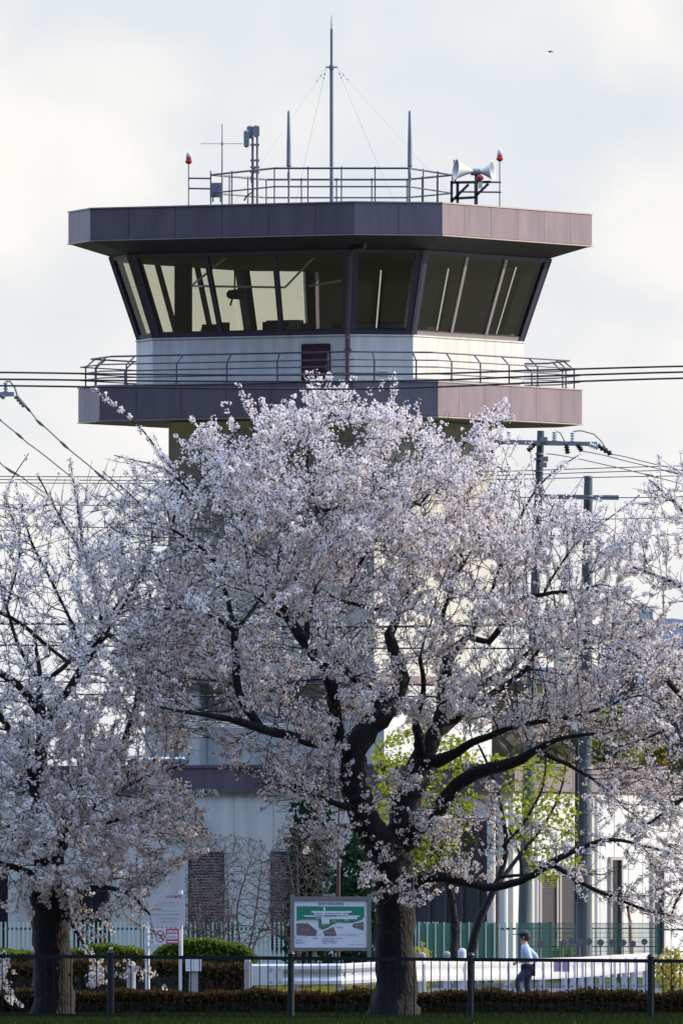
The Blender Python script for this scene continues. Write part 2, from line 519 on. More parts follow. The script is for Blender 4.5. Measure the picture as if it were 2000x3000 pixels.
Lr = 2 * 0.705 * A_ROOF
e0 = (Lr - 5 * 1.815) / 2 if False else 130 * PX
sl_ = [e0 + i * (Lr - 2 * e0) / 4 for i in range(5)]
cl = (octv(A_ROOF)[2] - octv(A_ROOF)[1]).length
panel_ring(A_ROOF, Z_RB, Z_RT, 'roof_fascia', sl_, [cl / 2], tower)
mb = MB()
mb.loft([[at(v, 25.9) for v in octv(A_ROOF - .3)], [at(v, 26.02) for v in octv(A_ROOF - .3)]])
mb.build('roof_deck', M['floor'], tower, world=False)
mb = MB()
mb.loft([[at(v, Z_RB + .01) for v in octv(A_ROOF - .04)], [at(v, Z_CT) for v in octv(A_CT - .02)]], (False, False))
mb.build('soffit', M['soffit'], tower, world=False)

# glazed cab
VB, VT = octv(A_CB), octv(A_CT)
def cabp(i, u, v, off=0.0):
    a0, b0, a1, b1 = at(VB[i], Z_CB), at(VB[(i + 1) % 8], Z_CB), at(VT[i], Z_CT), at(VT[(i + 1) % 8], Z_CT)
    p = (a0.lerp(b0, u)).lerp(a1.lerp(b1, u), v)
    if off:
        t = (b0 - a0).normalized(); up = ((a1 + b1) / 2 - (a0 + b0) / 2).normalized()
        p = p + t.cross(up).normalized() * off
    return p
def member(mb, i, u0, u1, v0, v1, out_, th):
    q = [cabp(i, u0, v0, out_), cabp(i, u1, v0, out_), cabp(i, u1, v1, out_), cabp(i, u0, v1, out_)]
    n = (q[1] - q[0]).cross(q[3] - q[0]).normalized()
    mb.slab(q, -n, th)
Ll = (VB[1] - VB[0]).length; Lc = (VB[2] - VB[1]).length
V0, V1 = 0.075, 0.955
fr = MB()
for i in range(8):
    ln = Ll if i % 2 == 0 else Lc
    wp = 0.25 / ln
    mb = MB(); j = (i + 1) % 8; wj = 0.25 / (Lc if i % 2 == 0 else Ll)     # the two flanges that meet at one corner
    member(mb, i, 1 - wp, 1.012, 0.0, 1.0, 0.035 + 0.004 * (i % 2), 0.28)
    member(mb, j, -0.012, wj, 0.0, 1.0, 0.035 + 0.004 * (j % 2), 0.28)
    mb.build('corner_post', M['frame'], tower, world=False)
    member(fr, i, wp, 1 - wp, 0.0, V0, 0.02, 0.2)
    member(fr, i, wp, 1 - wp, V1, 1.0, 0.02, 0.2)
fr.build('window_frame', M['frame'], tower, world=False)
for i in range(8):
    ln = Ll if i % 2 == 0 else Lc
    wp = 0.25 / ln
    k = 3 if i % 2 == 0 else 1
    span = 1 - 2 * wp
    mw = 0.075 / ln
    for j in range(k):
        u0, u1 = wp + span * j / k, wp + span * (j + 1) / k
        mb = MB()
        member(mb, i, u0 + (mw if j else 0), u1 - (mw if j < k - 1 else 0), V0, V1, -0.03, 0.015)
        w_ = mb.build('window', M['glass'], tower, world=False)
        if j:
            mb = MB()
            member(mb, i, u0 - mw, u0 + mw, V0, V1, 0.03, 0.14)
            mb.build('mullion', M['sunlitframe'] if i == 2 else M['frame'], tower, world=False)
    if i == 2:
        mb = MB(); member(mb, i, wp, 1 - wp * 1.6, 0.006, V0 - 0.008, 0.045, 0.022)
        mb.build('window_sill', M['sunlitframe'], tower, world=False)
# roller blinds behind the far panes (they grey out the right half of the cab)
for i, js in ((4, (0, 1, 2)), (3, (0,)), (2, ())):
    ln = Ll if i % 2 == 0 else Lc
    wp = 0.25 / ln; k = 3 if i % 2 == 0 else 1; span = 1 - 2 * wp
    for j in js:
        u0, u1 = wp + span * j / k, wp + span * (j + 1) / k
        g = 0.10 / ln
        mb = MB(); member(mb, i, u0 + g, u1 - g * 0.9, V0 + 0.02 + 0.05 * (j == 1), V1 - 0.01, -0.16, 0.01)
        mb.build('roller_blind', M['blind'], tower, world=False)
# cab interior shell
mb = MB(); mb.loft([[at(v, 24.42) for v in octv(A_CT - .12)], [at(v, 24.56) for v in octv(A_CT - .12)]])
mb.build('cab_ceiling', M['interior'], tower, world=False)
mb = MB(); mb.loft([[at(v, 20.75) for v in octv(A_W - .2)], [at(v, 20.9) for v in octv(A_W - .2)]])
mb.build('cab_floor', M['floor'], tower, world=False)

# parapet wall below the glass
z_deck = 19.35
mb = MB()
o_, i_ = octv(A_W), octv(A_W - .2)
mb.loft([[at(v, z_deck) for v in o_], [at(v, Z_CB + .0) for v in o_], [at(v, Z_CB + .0) for v in i_], [at(v, z_deck) for v in i_]], (False, False))
mb.build('cab_wall', M['wall'], tower, world=False)
mb = MB()
o2 = octv(A_W + .035)
mb.loft([[at(v, Z_CB + .002) for v in i_], [at(v, Z_CB + .002) for v in o2], [at(v, Z_CB + .05) for v in o2], [at(v, Z_CB + .05) for v in i_]], (False, False))
mb.build('wall_coping', M['wall'], tower, world=False)

# door, at photo x 890-963 on the front face
def front_x(px, A):   # local x on the front face (y=-A) seen at photo column px
    c, s = math.cos(PHI), math.sin(PHI)
    x = (px - 968) * PX
    for _ in range(3):
        yy = TY + 0
        ly = -A
        lx = (x + ly * s) / c
        dep = lx * s + ly * c
        x = (px - 1000) / FPX * (TY + dep) - TX
    return (x + ly * s) / c
xa, xb = front_x(890, A_W), front_x(963, A_W)
mb = MB(); mb.box(((xa + xb) / 2, -A_W - .012, (z_deck + 21.36) / 2), (xb - xa, .05, 21.36 - z_deck))
d_ = mb.build('door', M['door'], tower, world=False)
mb = MB(); mb.box((xb - .09, -A_W - .065, 20.62), (.1, .05, .04)); mb.box((xb - .09, -A_W - .045, 20.62), (.05, .012, .16))
mb.build('door_handle', M['steel'], d_, world=False)
mb = MB()
for x in (xa - .035, xb + .035): mb.box((x, -A_W - .02, (z_deck + 21.42) / 2), (.068, .08, 21.42 - z_deck))
mb.box(((xa + xb) / 2, -A_W - .02, 21.395), (xb - xa - .004, .08, .066))
mb.build('door_frame', M['door'], d_, world=False)
# small white plate on the wall
xp = front_x(1060, A_W); xq = front_x(1012, A_W)
vv = octv(A_W)
t = (vv[2] - vv[1]).normalized(); n = Vector((t.y, -t.x, 0)); c0 = vv[1] + t * 1.0
mb = MB(); mb.slab([at(c0 + n * .002, 20.33), at(c0 + t * .42 + n * .002, 20.33), at(c0 + t * .42 + n * .002, 20.50), at(c0 + n * .002, 20.50)], n, .03)
pl = mb.build('wall_plate', M['paper'], tower, world=False)
mb = MB()
for k in range(4):
    q = c0 + t * (.06 + .085 * k) + n * .034
    mb.slab([at(q, 20.37), at(q + t * .055, 20.37), at(q + t * .055, 20.46), at(q, 20.46)], n, .004)
mb.build('plate_marking', M['ink'], pl, world=False)
# downpipe at the corner of front face and chamfer
c1 = octv(A_W)[1]; nn = Vector((0.38, -0.92, 0)).normalized()
ct = octv(A_CT)[1]
mb = MB()
mb.tube([at(c1 + nn * .12, 19.2), at(c1 + nn * .12, 21.6), at(octv(A_CB)[1] + nn * .17, 21.72), at(ct + nn * .13 , 24.35), at(ct + nn * .2 + Vector((.12, 0, 0)), 24.55), at(ct + nn * .2 + Vector((.5, .1, 0)), 24.62), at(ct + nn * .25 + Vector((.56, .1, 0)), 24.9)], .085, 10)
for z in (19.9, 21.2): mb.box((c1.x + nn.x * .1, c1.y + nn.y * .1, z), (.22, .2, .06), R(20))
mb.build('downpipe', mat('purple_downpipe', (0.13, 0.085, 0.11), .5, .3), tower, world=False, smooth=False)

# balcony
Lb = 2 * .705 * A_BAL
panel_ring(A_BAL, Z_BB, Z_BT, 'balcony_fascia', [130 * PX * .96 + i * (Lb - 2 * 130 * PX * .96) / 4 for i in range(5)], [cl * .48], tower)
mb = MB(); mb.loft([[at(v, 19.2) for v in octv(A_BAL - .2)], [at(v, z_deck) for v in octv(A_BAL - .2)]])
mb.build('balcony_deck', M['deck'], tower, world=False)
mb = MB(); mb.loft([[at(v, 18.87) for v in octv(A_BAL - .27)], [at(v, 18.93) for v in octv(A_BAL - .27)]])
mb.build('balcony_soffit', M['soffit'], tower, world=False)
# balcony railing: bent posts and four rails
rl = MB(); rps = []
Ar, Ai = A_BAL - .06, A_BAL - .36
for A_, z, r_ in ((Ai, 21.08, .032), (Ar, 20.80, .024), (Ar, 20.57, .024), (Ar, 20.34, .024)):
    v = octv(A_)
    for i in range(8): rl.tube([at(v[i], z), at(v[(i + 1) % 8], z)], r_, 6)
for i in range(8):
    a, b = octv(Ar)[i], octv(Ar)[(i + 1) % 8]; a2, b2 = octv(Ai)[i], octv(Ai)[(i + 1) % 8]
    k = 5 if i % 2 == 0 else 2
    for j in range(k):
        u = (j + .5) / k
        p, q = a.lerp(b, u), a2.lerp(b2, u)
        rp_ = MB(); rps.append(rp_); rp_.tube([at(p, Z_BT - .02), at(p, 20.78), at(q, 21.08)], .028, 6)
        rp_.box((p.x, p.y, Z_BT + .01), (.12, .12, .02), 0)
r_ = rl.build('balcony_railing', M['rail'], tower, world=False)
for q in rps: q.build('railing_post', M['rail'], r_, world=False)

# square shaft down to the ground
mb = MB(); h = 346 * PX
mb.box((0, 0, 18.87 / 2), (2 * h, 2 * h, 18.87))
mb.build('shaft', M['shaft'], tower, world=False)
mb = MB()
for z in (4.5, 9.0, 13.4, 16.6):
    mb.box((0, 0, z), (2 * h + .02, 2 * h + .02, .03))
for sx in (-1, 1): mb.box((sx * 1.6, -h - .006, 9.4), (.03, .016, 18.6))
mb.build('wall_joint', mat('wall_joint', (.42, .40, .36), .9), tower, world=False)

# roof access railing: a ring with top and middle rail on posts
ring = [(-163, -365), (227, -365), (357, 70), (225, 365), (-190, 365), (-351, 60)]
def rt(x, d, z): return Vector((TX + x * PX, TY + d * PX, z))
rl = MB(); pp = MB()
zt1, zt2 = 27.50, 26.87
for i in range(6):
    a, b = ring[i], ring[(i + 1) % 6]
    for z, rr in ((zt1, .036), (zt2, .028)):
        rl.tube([rt(*a, z), rt(*b, z)], rr, 6)
    k = 4 if i in (0, 3) else 3
    for j in range(k):
        u = j / k
        x, d = a[0] + (b[0] - a[0]) * u, a[1] + (b[1] - a[1]) * u
        pp.tube([rt(x, d, 26.02), rt(x, d, zt1 + (.06 if j else 0))], .024, 6)
r_ = rl.build('roof_railing', M['rail'], tower)
build_each(pp, 'railing_post', M['rail'], r_)
# outrigger rails that hold the lights
mb = MB()
for y in (522, 552):
    mb.tube([P(553, y, TY), P(617, y + 1, TY)], .03, 6)
for y in (533, 562): mb.tube([P(1335, y, TY), P(1467, y + 1, TY)], .03, 6)
for x in (1337, 1390): mb.tube([P(x, 533, TY), P(x, 600, TY)], .025, 6)
mb.tube([P(617, 500, TY), P(617, 590, TY)], .025, 6)
build_each(mb, 'roof_outrigger', M['rail'], tower)

# ------------------------------------------------------------------ things standing on the roof
def ground_at(px, dpx=0.0): 
    p = P(px, 1500, TY + dpx * PX); return (p.x, p.y, 26.02)
# obstruction lights
for px, ytop, ybase, lab in ((553, 443, 590, 'red obstruction light on a thin rod at the roof end far from the loudspeakers'),
                             (1463, 435, 600, 'red obstruction light on a thin rod beside the white loudspeaker horns')):
    t = thing('obstruction_light', lab, 'warning light', ground_at(px), 0, 'red obstruction lights on the tower roof')
    b = P(px, ytop + 36, TY)
    mb = MB(); mb.tube([(b.x, b.y, 26.02), b], .025, 8); mb.build('rod', M['steel'], t)
    mb = MB(); mb.tube_prof(b, Vector((0, 0, 1)), [(.05, -.02), (.10, .02), (.12, .04), (.12, .10), (.095, .12), (.095, .18), (.08, .2)], 14); mb.build('lamp_body', M['red'], t, smooth=False)
    mb = MB(); mb.tube_prof(b, Vector((0, 0, 1)), [(.088, .2), (.095, .26), (.09, .34), (.06, .40), (.02, .42)], 14); mb.build('lamp_dome', M['clear'], t, smooth=True)
# central mast with guy wires
t = thing('lightning_mast', 'tall slim guyed grey mast at the middle of the tower roof', 'mast', ground_at(971))
b = P(971, 583, TY)
mb = MB()
z195, z90, z40 = zt(195), zt(85), zt(45)
mb.tube([(b.x, b.y, 26.02), (b.x, b.y, 26.2)], .14, 10); mb.tube([(b.x, b.y, 26.2), (b.x, b.y, z195)], .068, 10)
mb.tube([(b.x, b.y, z195), (b.x, b.y, z90)], .052, 10)
mb.build('mast_pole', M['antenna'], t)
mb = MB(); mb.tube([(b.x, b.y, z90), (b.x, b.y, z90 + .18), (b.x, b.y, z40)], [.03, .024, .012], 8); mb.build('lightning_rod', M['steel'], t)
mb = MB(); mb.box((b.x, b.y, zt(197)), (.40, .1, .05)); mb.box((b.x, b.y, zt(197)), (.1, .4, .048)); mb.tube([(b.x, b.y, zt(203)), (b.x, b.y, zt(190))], .085, 10); mb.build('guy_collar', M['steel'], t)
mb = MB()
for ex, ey, dp in ((777, 460, -120), (1240, 482, -150), (905, 420, 300), (1085, 430, 330)):
    p = P(ex, ey, TY + dp * PX); q = Vector((b.x + (.19 if ex > 971 else -.19), b.y, zt(199)))
    d = (p - q); k = (26.1 - q.z) / d.z; p = q + d * k
    mb.tube([q, p], .0035, 4)
    mb.tube([q + d.normalized() * .3, q + d.normalized() * .4], .02, 5); mb.tube([q + d.normalized() * .55, q + d.normalized() * .62], .02, 5)
mb.build('guy_wire', M['steel'], t)
# two radome rods
for px, dp, lab in ((846, -200, 'grey tapered antenna rod between the panel antennas and the central mast'), (1200, -200, 'grey tapered antenna rod between the central mast and the loudspeakers')):
    t = thing('rod_antenna', lab, 'antenna', ground_at(px, dp), 0, 'grey tapered rod antennas on the tower roof')
    q = lambda y: P(px, y, TY + dp * PX)
    mb = MB(); mb.tube([(q(1).x, q(1).y, 26.02), q(487)], .04, 8); mb.tube([q(530), q(505)], .06, 8); mb.build('support_pole', M['steel'], t)
    mb = MB(); mb.tube([q(490), q(487), q(484), q(420), q(328), q(323)], [.05, .09, .085, .075, .055, .02], 12); mb.build('radome', M['antenna'], t, smooth=True)
# cross antenna
t = thing('cross_antenna', 'thin cross shaped wire antenna beside the panel antenna mast', 'antenna', ground_at(651))
mb = MB(); mb.tube([Vector((P(651, 1, TY).x, TY, 26.02)), P(651, 480, TY), P(651, 420, TY), P(651, 362, TY)], [.035, .03, .022, .018], 8); mb.build('antenna_pole', M['steel'], t)
mb = MB(); mb.tube([P(588, 421, TY), P(712, 421, TY)], .012, 6)
a = P(651, 421, TY); mb.tube([a + Vector((0, -.5, 0)), a + Vector((0, .5, 0))], .012, 6); mb.tube([a + Vector((0, 0, -.05)), a + Vector((0, 0, .05))], .04, 8); mb.build('antenna_element', M['steel'], t)
# panel antennas
t = thing('panel_antenna', 'cluster of grey panel antennas on twin steel poles at the roof edge', 'antenna', ground_at(746))
mb = MB()
for x, y0 in ((740, 400), (754, 388)):
    a = P(x, y0, TY); mb.tube([(a.x, a.y, 26.02), a], .045, 8)
for y in (424, 470, 490, 505): mb.bar(P(733, y, TY - .1), P(760, y, TY - .1), .1, .07)
mb.build('support_pole', M['steel'], t)
def rbox(mb, x0, y0, x1, y1, th, Y):
    a, b = P(x0, y1, Y), P(x1, y0, Y)
    mb.hexa([(a.x, Y - th / 2, a.z), (b.x, Y - th / 2, a.z), (b.x, Y - th / 2, b.z), (a.x, Y - th / 2, b.z), (a.x, Y + th / 2, a.z), (b.x, Y + th / 2, a.z), (b.x, Y + th / 2, b.z), (a.x, Y + th / 2, b.z)])
for x0, y0, x1, y1, dY, rz in ((714, 385, 730, 428, -.2, 0), (723, 371, 742, 402, .1, 0), (741, 370, 760, 398, -.05, 0)):
    mb = MB(); rbox(mb, x0, y0, x1, y1, .16, TY + dY)
    a = P((x0 + x1) / 2, y0, TY + dY); b2 = P((x0 + x1) / 2, y1, TY + dY)
    mb.tube([b2 - Vector((0, 0, .05)), b2], [.05, .085], 8); mb.tube([a, a + Vector((0, 0, .04))], [.085, .05], 8)
    mb.build('panel', M['antenna'], t)
mb = MB(); mb.tube([P(748, 490, TY), P(735, 520, TY), P(742, 560, TY), P(722, 575, TY), P(715, 588, TY)], .03, 6); mb.build('feed_cable', M['cable'], t)
# cabinets on the roof
t = thing('equipment_cabinet', 'small grey equipment box behind the railing under the cross antenna', 'cabinet', ground_at(632))
mb = MB(); rbox(mb, 619, 536, 650, 578, .3, TY + .6); mb.build('cabinet_body', M['steel'], t)
mb = MB(); rbox(mb, 622, 541, 634, 574, .02, TY + .43); mb.build('cabinet_door', M['antenna'], t)
mb = MB(); 
for x in (624, 646): rbox(mb, x - 2, 578, x + 2, 592, .1, TY + .6)
mb.build('leg', M['steel'], t)
# loudspeaker pair
t = thing('horn_loudspeaker', 'pair of large white horn loudspeakers back to back on the tower roof', 'loudspeaker', ground_at(1393))
ax = Vector((1, -.28, 0)).normalized()
ctr = P(1393, 504, TY - .6)
for sg, mouth, r_m, dz in ((-1, 1334, .36, .06), (1, 1442, .35, .03)):
    d = Vector((sg * 1.0, -.30, .05 + dz)).normalized()
    ln = abs(mouth - 1393) * PX / abs(d.x)
    mb = MB(); prof = []
    for k in range(9):
        u = k / 8; prof.append((.06 + (r_m - .06) * (u ** 1.35), .1 + (ln - .1) * u))
    prof.append((r_m + .02, ln + .005)); prof.append((r_m - .01, ln)); 
    inner = [(.05 + (r_m - .08) * ((k / 8) ** 1.35), .15 + (ln - .16) * k / 8) for k in range(8, -1, -1)]
    mb.tube_prof(ctr, d, prof + inner, 28); mb.build('horn', M['horn'], t, smooth=True)
mb = MB(); mb.tube([ctr - ax * .16, ctr + ax * .16], .12, 12); mb.tube([ctr, ctr - Vector((0, 0, .5))], .05, 8); mb.build('driver', M['antenna'], t)
mb = MB()
for a, b in (((1322, 530), (1322, 596)), ((1395, 532), (1395, 605)), ((1320, 535), (1437, 533)), ((1322, 582), (1395, 578)), ((1322, 590), (1372, 540)), ((1395, 572), (1430, 538)), ((1340, 531), (1340, 596)), ((1395, 504), (1395, 535))):
    mb.bar(P(*a, TY - .6), P(*b, TY - .6), .09)
mb.build('support_frame', M['rail'], t)
mb = MB(); rbox(mb, 1327, 469, 1340, 490, .22, TY - .1); mb.tube([P(1333, 490, TY - .1), P(1333, 535, TY - .1)], .04, 6); mb.build('beacon', M['red'], t)
mb = MB(); a = P(1408, 528, TY - .9); mb.tube_prof(a, Vector((-.4, -.2, .9)).normalized(), [(.10, 0), (.12, .08), (.09, .16), (.04, .2)], 12); mb.build('floodlight', M['red'], t)
mb = MB(); rbox(mb, 1400, 533, 1412, 552, .15, TY - .9); mb.build('junction_box', M['horn'], t)

# dark pillar inside the cab; pale bars stand in for a reflection on the glass
x_ = front_x(537, 2.2)
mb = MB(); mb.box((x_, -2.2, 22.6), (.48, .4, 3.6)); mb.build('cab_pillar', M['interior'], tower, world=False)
mb = MB()
for pl_ in (((665, 752), (560, 838), (835, 842), (925, 748)), ((905, 838), (1000, 822))):
    for k in range(len(pl_) - 1): mb.bar(P(*pl_[k], TY - 4.2), P(*pl_[k + 1], TY - 4.2), .07, .07)
build_each(mb, 'reflection_bar', mat('pale_reflection', (.75, .75, .75), .6), tower)
# ------------------------------------------------------------------ things inside the cab
def inside(name, lab, cat, lx, ly, group=None, z=20.9, rz=0.0):
    p = tw(lx, ly, z); return thing(name, lab, cat, (p.x, p.y, p.z), PHI + rz, group)
def cab_desk(lx, ly, w, d, rz, lab):
    t = inside('console_desk', lab, 'desk', lx, ly, 'controller consoles inside the cab', rz=rz)
    mb = MB(); mb.box((0, 0, .76), (w, d, .05)); mb.build('desk_top', M['console'], t, world=False)
    mb = MB()
    for s in (-1, 1): mb.box((s * (w / 2 - .03), 0, .365), (.05, d * .9, .73))
    mb.build('side_panel', M['console'], t, world=False)
    mb = MB(); mb.hexa([(-w / 2 + .1, .0, .79), (w / 2 - .1, .0, .79), (w / 2 - .1, .12, 1.02), (-w / 2 + .1, .12, 1.02), (-w / 2 + .1, .34, .79), (w / 2 - .1, .34, .79), (w / 2 - .1, .34, 1.02), (-w / 2 + .1, .34, 1.02)]); mb.build('switch_panel', M['console'], t, world=False)
cab_desk(-2.0, -3.6, 2.2, .8, 0, 'dark console desk at the end of the front windows away from the door')
cab_desk(1.6, -3.6, 2.2, .8, 0, 'dark console desk behind the front window above the maroon door')
cab_desk(3.5, -1.0, 2.4, .8, R(90), 'dark console desk behind the sunlit side windows')
cab_desk(-3.6, .4, 2.4, .8, R(90), 'dark console desk near the far windows of the cab')
def monitor(lx, ly, w, h, z, rz, lab):
    t = inside('monitor', lab, 'monitor', lx, ly, 'monitors on the cab consoles', z, rz)
    mb = MB(); mb.box((0, 0, .1 + h / 2), (w, .06, h)); mb.build('screen', M['black'], t, world=False)
    mb = MB(); mb.box((0, .03, .06), (.06, .04, .12)); mb.box((0, .02, .008), (.25, .18, .016)); mb.build('stand', M['console'], t, world=False)
monitor(-2.6, -3.75, .62, .45, 21.69, .1, 'dark monitor on the console nearest the shaded corner of the cab')
monitor(-.1, -3.6, 1.0, .5, 21.69, 0, 'wide dark monitor standing in the middle front window')
monitor(1.3, -3.75, .62, .42, 21.69, -.1, 'dark monitor beside the ochre document box')
monitor(3.5, -.6, .6, .42, 21.69, R(80), 'dark monitor in the sunlit side window')
monitor(3.6, .6, .6, .38, 21.69, R(95), 'dark monitor at the far end of the sunlit side window')
t = inside('document_box', 'ochre document box lit by the sun in the front window', 'box', .72, -3.65, None, 21.69)
mb = MB(); mb.box((0, 0, .19), (.5, .34, .38)); mb.build('carton', M['ochre'], t, world=False)
mb = MB(); mb.box((0, 0, .39), (.53, .37, .03)); mb.build('lid', M['ochre'], t, world=False)
t = inside('paper_tray', 'yellow paper tray in the middle sunlit side window', 'tray', 3.75, .1, None, 21.69)
mb = MB(); mb.box((0, 0, .015), (.34, .26, .03)); mb.box((0, .125, .1), (.34, .02, .2)); mb.box((-.16, 0, .08), (.02, .26, .16)); mb.build('tray', M['ochre'], t, world=False)
mb = MB(); mb.box((.02, -.01, .06), (.28, .21, .05)); mb.build('paper_stack', M['paper'], t, world=False)
t = inside('signal_lamp', 'dark signal lamp hanging from the cab ceiling in the first front window', 'lamp', -2.3, -2.6, None, 24.42)
mb = MB(); mb.tube([(0, 0, 0), (0, 0, -1.0)], .03, 8); mb.build('hanging_rod', M['black'], t, world=False)
mb = MB(); mb.tube([(-.28, 0, -1.12), (-.22, 0, -1.12), (.2, 0, -1.12), (.28, 0, -1.12)], [.1, .15, .19, .19], 14); mb.build('lamp_housing', M['black'], t, world=False)
mb = MB(); mb.bar((-.1, 0, -1.27), (-.18, 0, -1.5), .05); mb.build('lamp_grip', M['black'], t, world=False)
def office_chair(lx, ly, rz, lab):
    t = inside('office_chair', lab, 'chair', lx, ly, 'swivel chairs inside the cab', rz=rz)
    mb = MB(); mb.box((0, 0, .46), (.48, .46, .09)); mb.build('seat', M['black'], t, world=False)
    mb = MB(); mb.hexa([(-.23, .2, .62), (.23, .2, .62), (.2, .24, 1.2), (-.2, .24, 1.2), (-.23, .27, .62), (.23, .27, .62), (.2, .3, 1.2), (-.2, .3, 1.2)]); mb.build('backrest', M['black'], t, world=False)
    mb = MB(); mb.tube([(0, 0, .42), (0, 0, .08)], .03, 8); mb.bar((0, .2, .44), (0, .26, .65), .06)
    for k in range(5):
        a = 2 * math.pi * k / 5; mb.bar((0, 0, .08), (.27 * math.cos(a), .27 * math.sin(a), .04), .04)
    mb.build('base', M['black'], t, world=False)
monitor(-2.0, -3.9, .5, .5, 21.69, 0, 'squarish dark monitor between the first two front windows')
monitor(2.6, -3.7, .8, .4, 21.69, 0, 'dark monitor behind the chamfered window beside the downpipe')
t = inside('radio_rack', 'grey radio equipment rack standing in the middle front window', 'rack', .1, -3.3, None, 20.9)
mb = MB(); mb.box((0, 0, .72), (1.2, .5, 1.44)); mb.build('rack_case', M['console'], t, world=False)
mb = MB()
for k in range(5): mb.box((0, -.26, .3 + k * .25), (1.1, .02, .2))
build_each(mb, 'rack_unit', M['steel'], t, world=False)
office_chair(-1.6, -2.5, R(160), 'dark swivel chair behind the first front window of the cab')
office_chair(.5, -2.4, R(200), 'dark swivel chair behind the middle of the front windows')
t = inside('desk_microphone', 'small desk microphone silhouette at the shaded end of the front windows', 'microphone', -3.05, -3.7, None, 21.69)
mb = MB(); mb.tube([(0, 0, 0), (0, 0, .03)], .08, 10); mb.build('base', M['black'], t, world=False)
mb = MB(); mb.tube([(0, 0, .03), (.02, 0, .3), (.08, 0, .38)], .015, 6); mb.tube([(.08, 0, .38), (.18, 0, .40)], [.05, .04], 8); mb.build('gooseneck', M['black'], t, world=False)
# ------------------------------------------------------------------ low building in front of the tower
BX, BY = P(1502, 1500, 500).x, 500.0
bld = thing('airport_office', 'low white airport building with mauve parapet band at the foot of the control tower', 'building', (BX, BY, 0), PHI)
ZB0, ZB1 = 5.66, 6.50
BL, BR = 19.5, 13.5       # front length (to the left), side length
def bslab(mb, x0, y0, x1, y1, z0, z1):
    mb.box(((x0 + x1) / 2, (y0 + y1) / 2, (z0 + z1) / 2), (abs(x1 - x0), abs(y1 - y0), z1 - z0))
mb = MB(); bslab(mb, -BL, 0, 0, BR, 0, ZB0 - .002); mb.build('wall', M['wall2'], bld, world=False)
# cladding joints on the sunlit side
mb = MB()
for k in range(1, 15): mb.box((.004, k * .9, 2.8), (.012, .022, 5.6))
for k in range(1, 14): mb.box((-k * 1.4, -.004, 2.8), (.02, .012, 5.6))
mb.build('wall_joint', mat('cladding_joint', (.45, .44, .41), .8), bld, world=False)
mb = MB()
for z0, z1, o in ((ZB0, ZB1 - .09, .12), (ZB1 - .088, ZB1, .16)):
    mb.loft([[Vector((x, y, z)) for x, y in ((-BL - o, -o), (o, -o), (o, BR + o), (-BL - o, BR + o))] for z in (z0, z1)])
mb.build('parapet', M['fascia'], bld, world=False)
mb = MB()
for k in range(1, 8): mb.box((.122, k * 1.75, (ZB0 + ZB1) / 2 - .05), (.01, .02, ZB1 - ZB0 - .12))
build_each(mb, 'parapet_joint', M['joint'], bld, world=False)
def bfront(px):   # local x on the front face for photo column
    c, s = math.cos(PHI), math.sin(PHI)
    k = (px - 1000) / FPX
    # BX + x c = k (BY + x s)
    return (k * BY - BX) / (c - k * s)
def bside(px):    # local y on the right face
    c, s = math.cos(PHI), math.sin(PHI)
    k = (px - 1000) / FPX
    # BX - y s = k (BY + y c)
    return (k * BY - BX) / (-s - k * c)
def zb(py, Y=504): return P(0, py, Y).z
def front_window(x0, x1, z0, z1, kind='glass'):
    mb = MB(); f = .06
    for a, b, c, d in ((x0 - f, x0, z0 - f, z1 + f), (x1, x1 + f, z0 - f, z1 + f), (x0, x1, z1, z1 + f), (x0, x1, z0 - f, z0)):
        bslab(mb, a, -.07, b, -.001, c, d)
    w = mb.build('window', M['frame'], bld, world=False)
    mb = MB(); bslab(mb, x0, -.02, x1, -.003, z0, z1); mb.build('pane', M['darkglass'], w, world=False)
    if kind == 'louver':
        mb = MB(); n = int((z1 - z0) / .09)
        for k in range(n):
            z = z0 + (k + .5) * (z1 - z0) / n
            mb.hexa([(x0, -.06, z - .03), (x1, -.06, z - .03), (x1, -.025, z + .03), (x0, -.025, z + .03), (x0, -.065, z - .02), (x1, -.065, z - .02), (x1, -.03, z + .04), (x0, -.03, z + .04)])
        mb.build('louver', M['louver'], w, world=False)
    else:
        mb = MB(); bslab(mb, (x0 + x1) / 2 - .025, -.045, (x0 + x1) / 2 + .025, -.021, z0, z1); mb.build('window_bar', M['frame'], w, world=False)
front_window(bfront(560), bfront(652), .9, zb(2500), 'louver')
front_window(bfront(800), bfront(880), .9, zb(2500), 'louver')
front_window(bfront(-45), bfront(36), .9, zb(2560))
front_window(bfront(225), bfront(318), .9, zb(2612))
front_window(bfront(1010), bfront(1080), .9, zb(2500))
def side_window(y0, y1, z0, z1, kind):
    mb = MB(); f = .10
    for a, b, c, d in ((y0 - f, y0, z0 - f, z1 + f), (y1, y1 + f, z0 - f, z1 + f), (y0, y1, z1, z1 + f), (y0, y1, z0 - f, z0)):
        bslab(mb, .001, a, .10, b, c, d)
    w = mb.build('window', M['sunlitframe'], bld, world=False)
    mb = MB(); bslab(mb, .003, y0, .02, y1, z0, z1); mb.build('pane', M['darkglass'] if kind != 'louver' else M['louver'], w, world=False)
    if kind == 'louver':
        mb = MB()
        for k in range(int((z1 - z0) / .06)): bslab(mb, .022, y0, .05, y1, z0 + k * .06, z0 + k * .06 + .03)
        mb.build('louver', M['louver'], w, world=False)
side_window(bside(1785), bside(1812), .7, zb(2520, 506), 'glass')
side_window(bside(1908), bside(1935), .7, zb(2520, 508), 'glass')
side_window(bside(1578), bside(1622), .5, zb(2565, 503), 'louver')
side_window(bside(1636), bside(1680), .5, zb(2565, 504), 'louver')
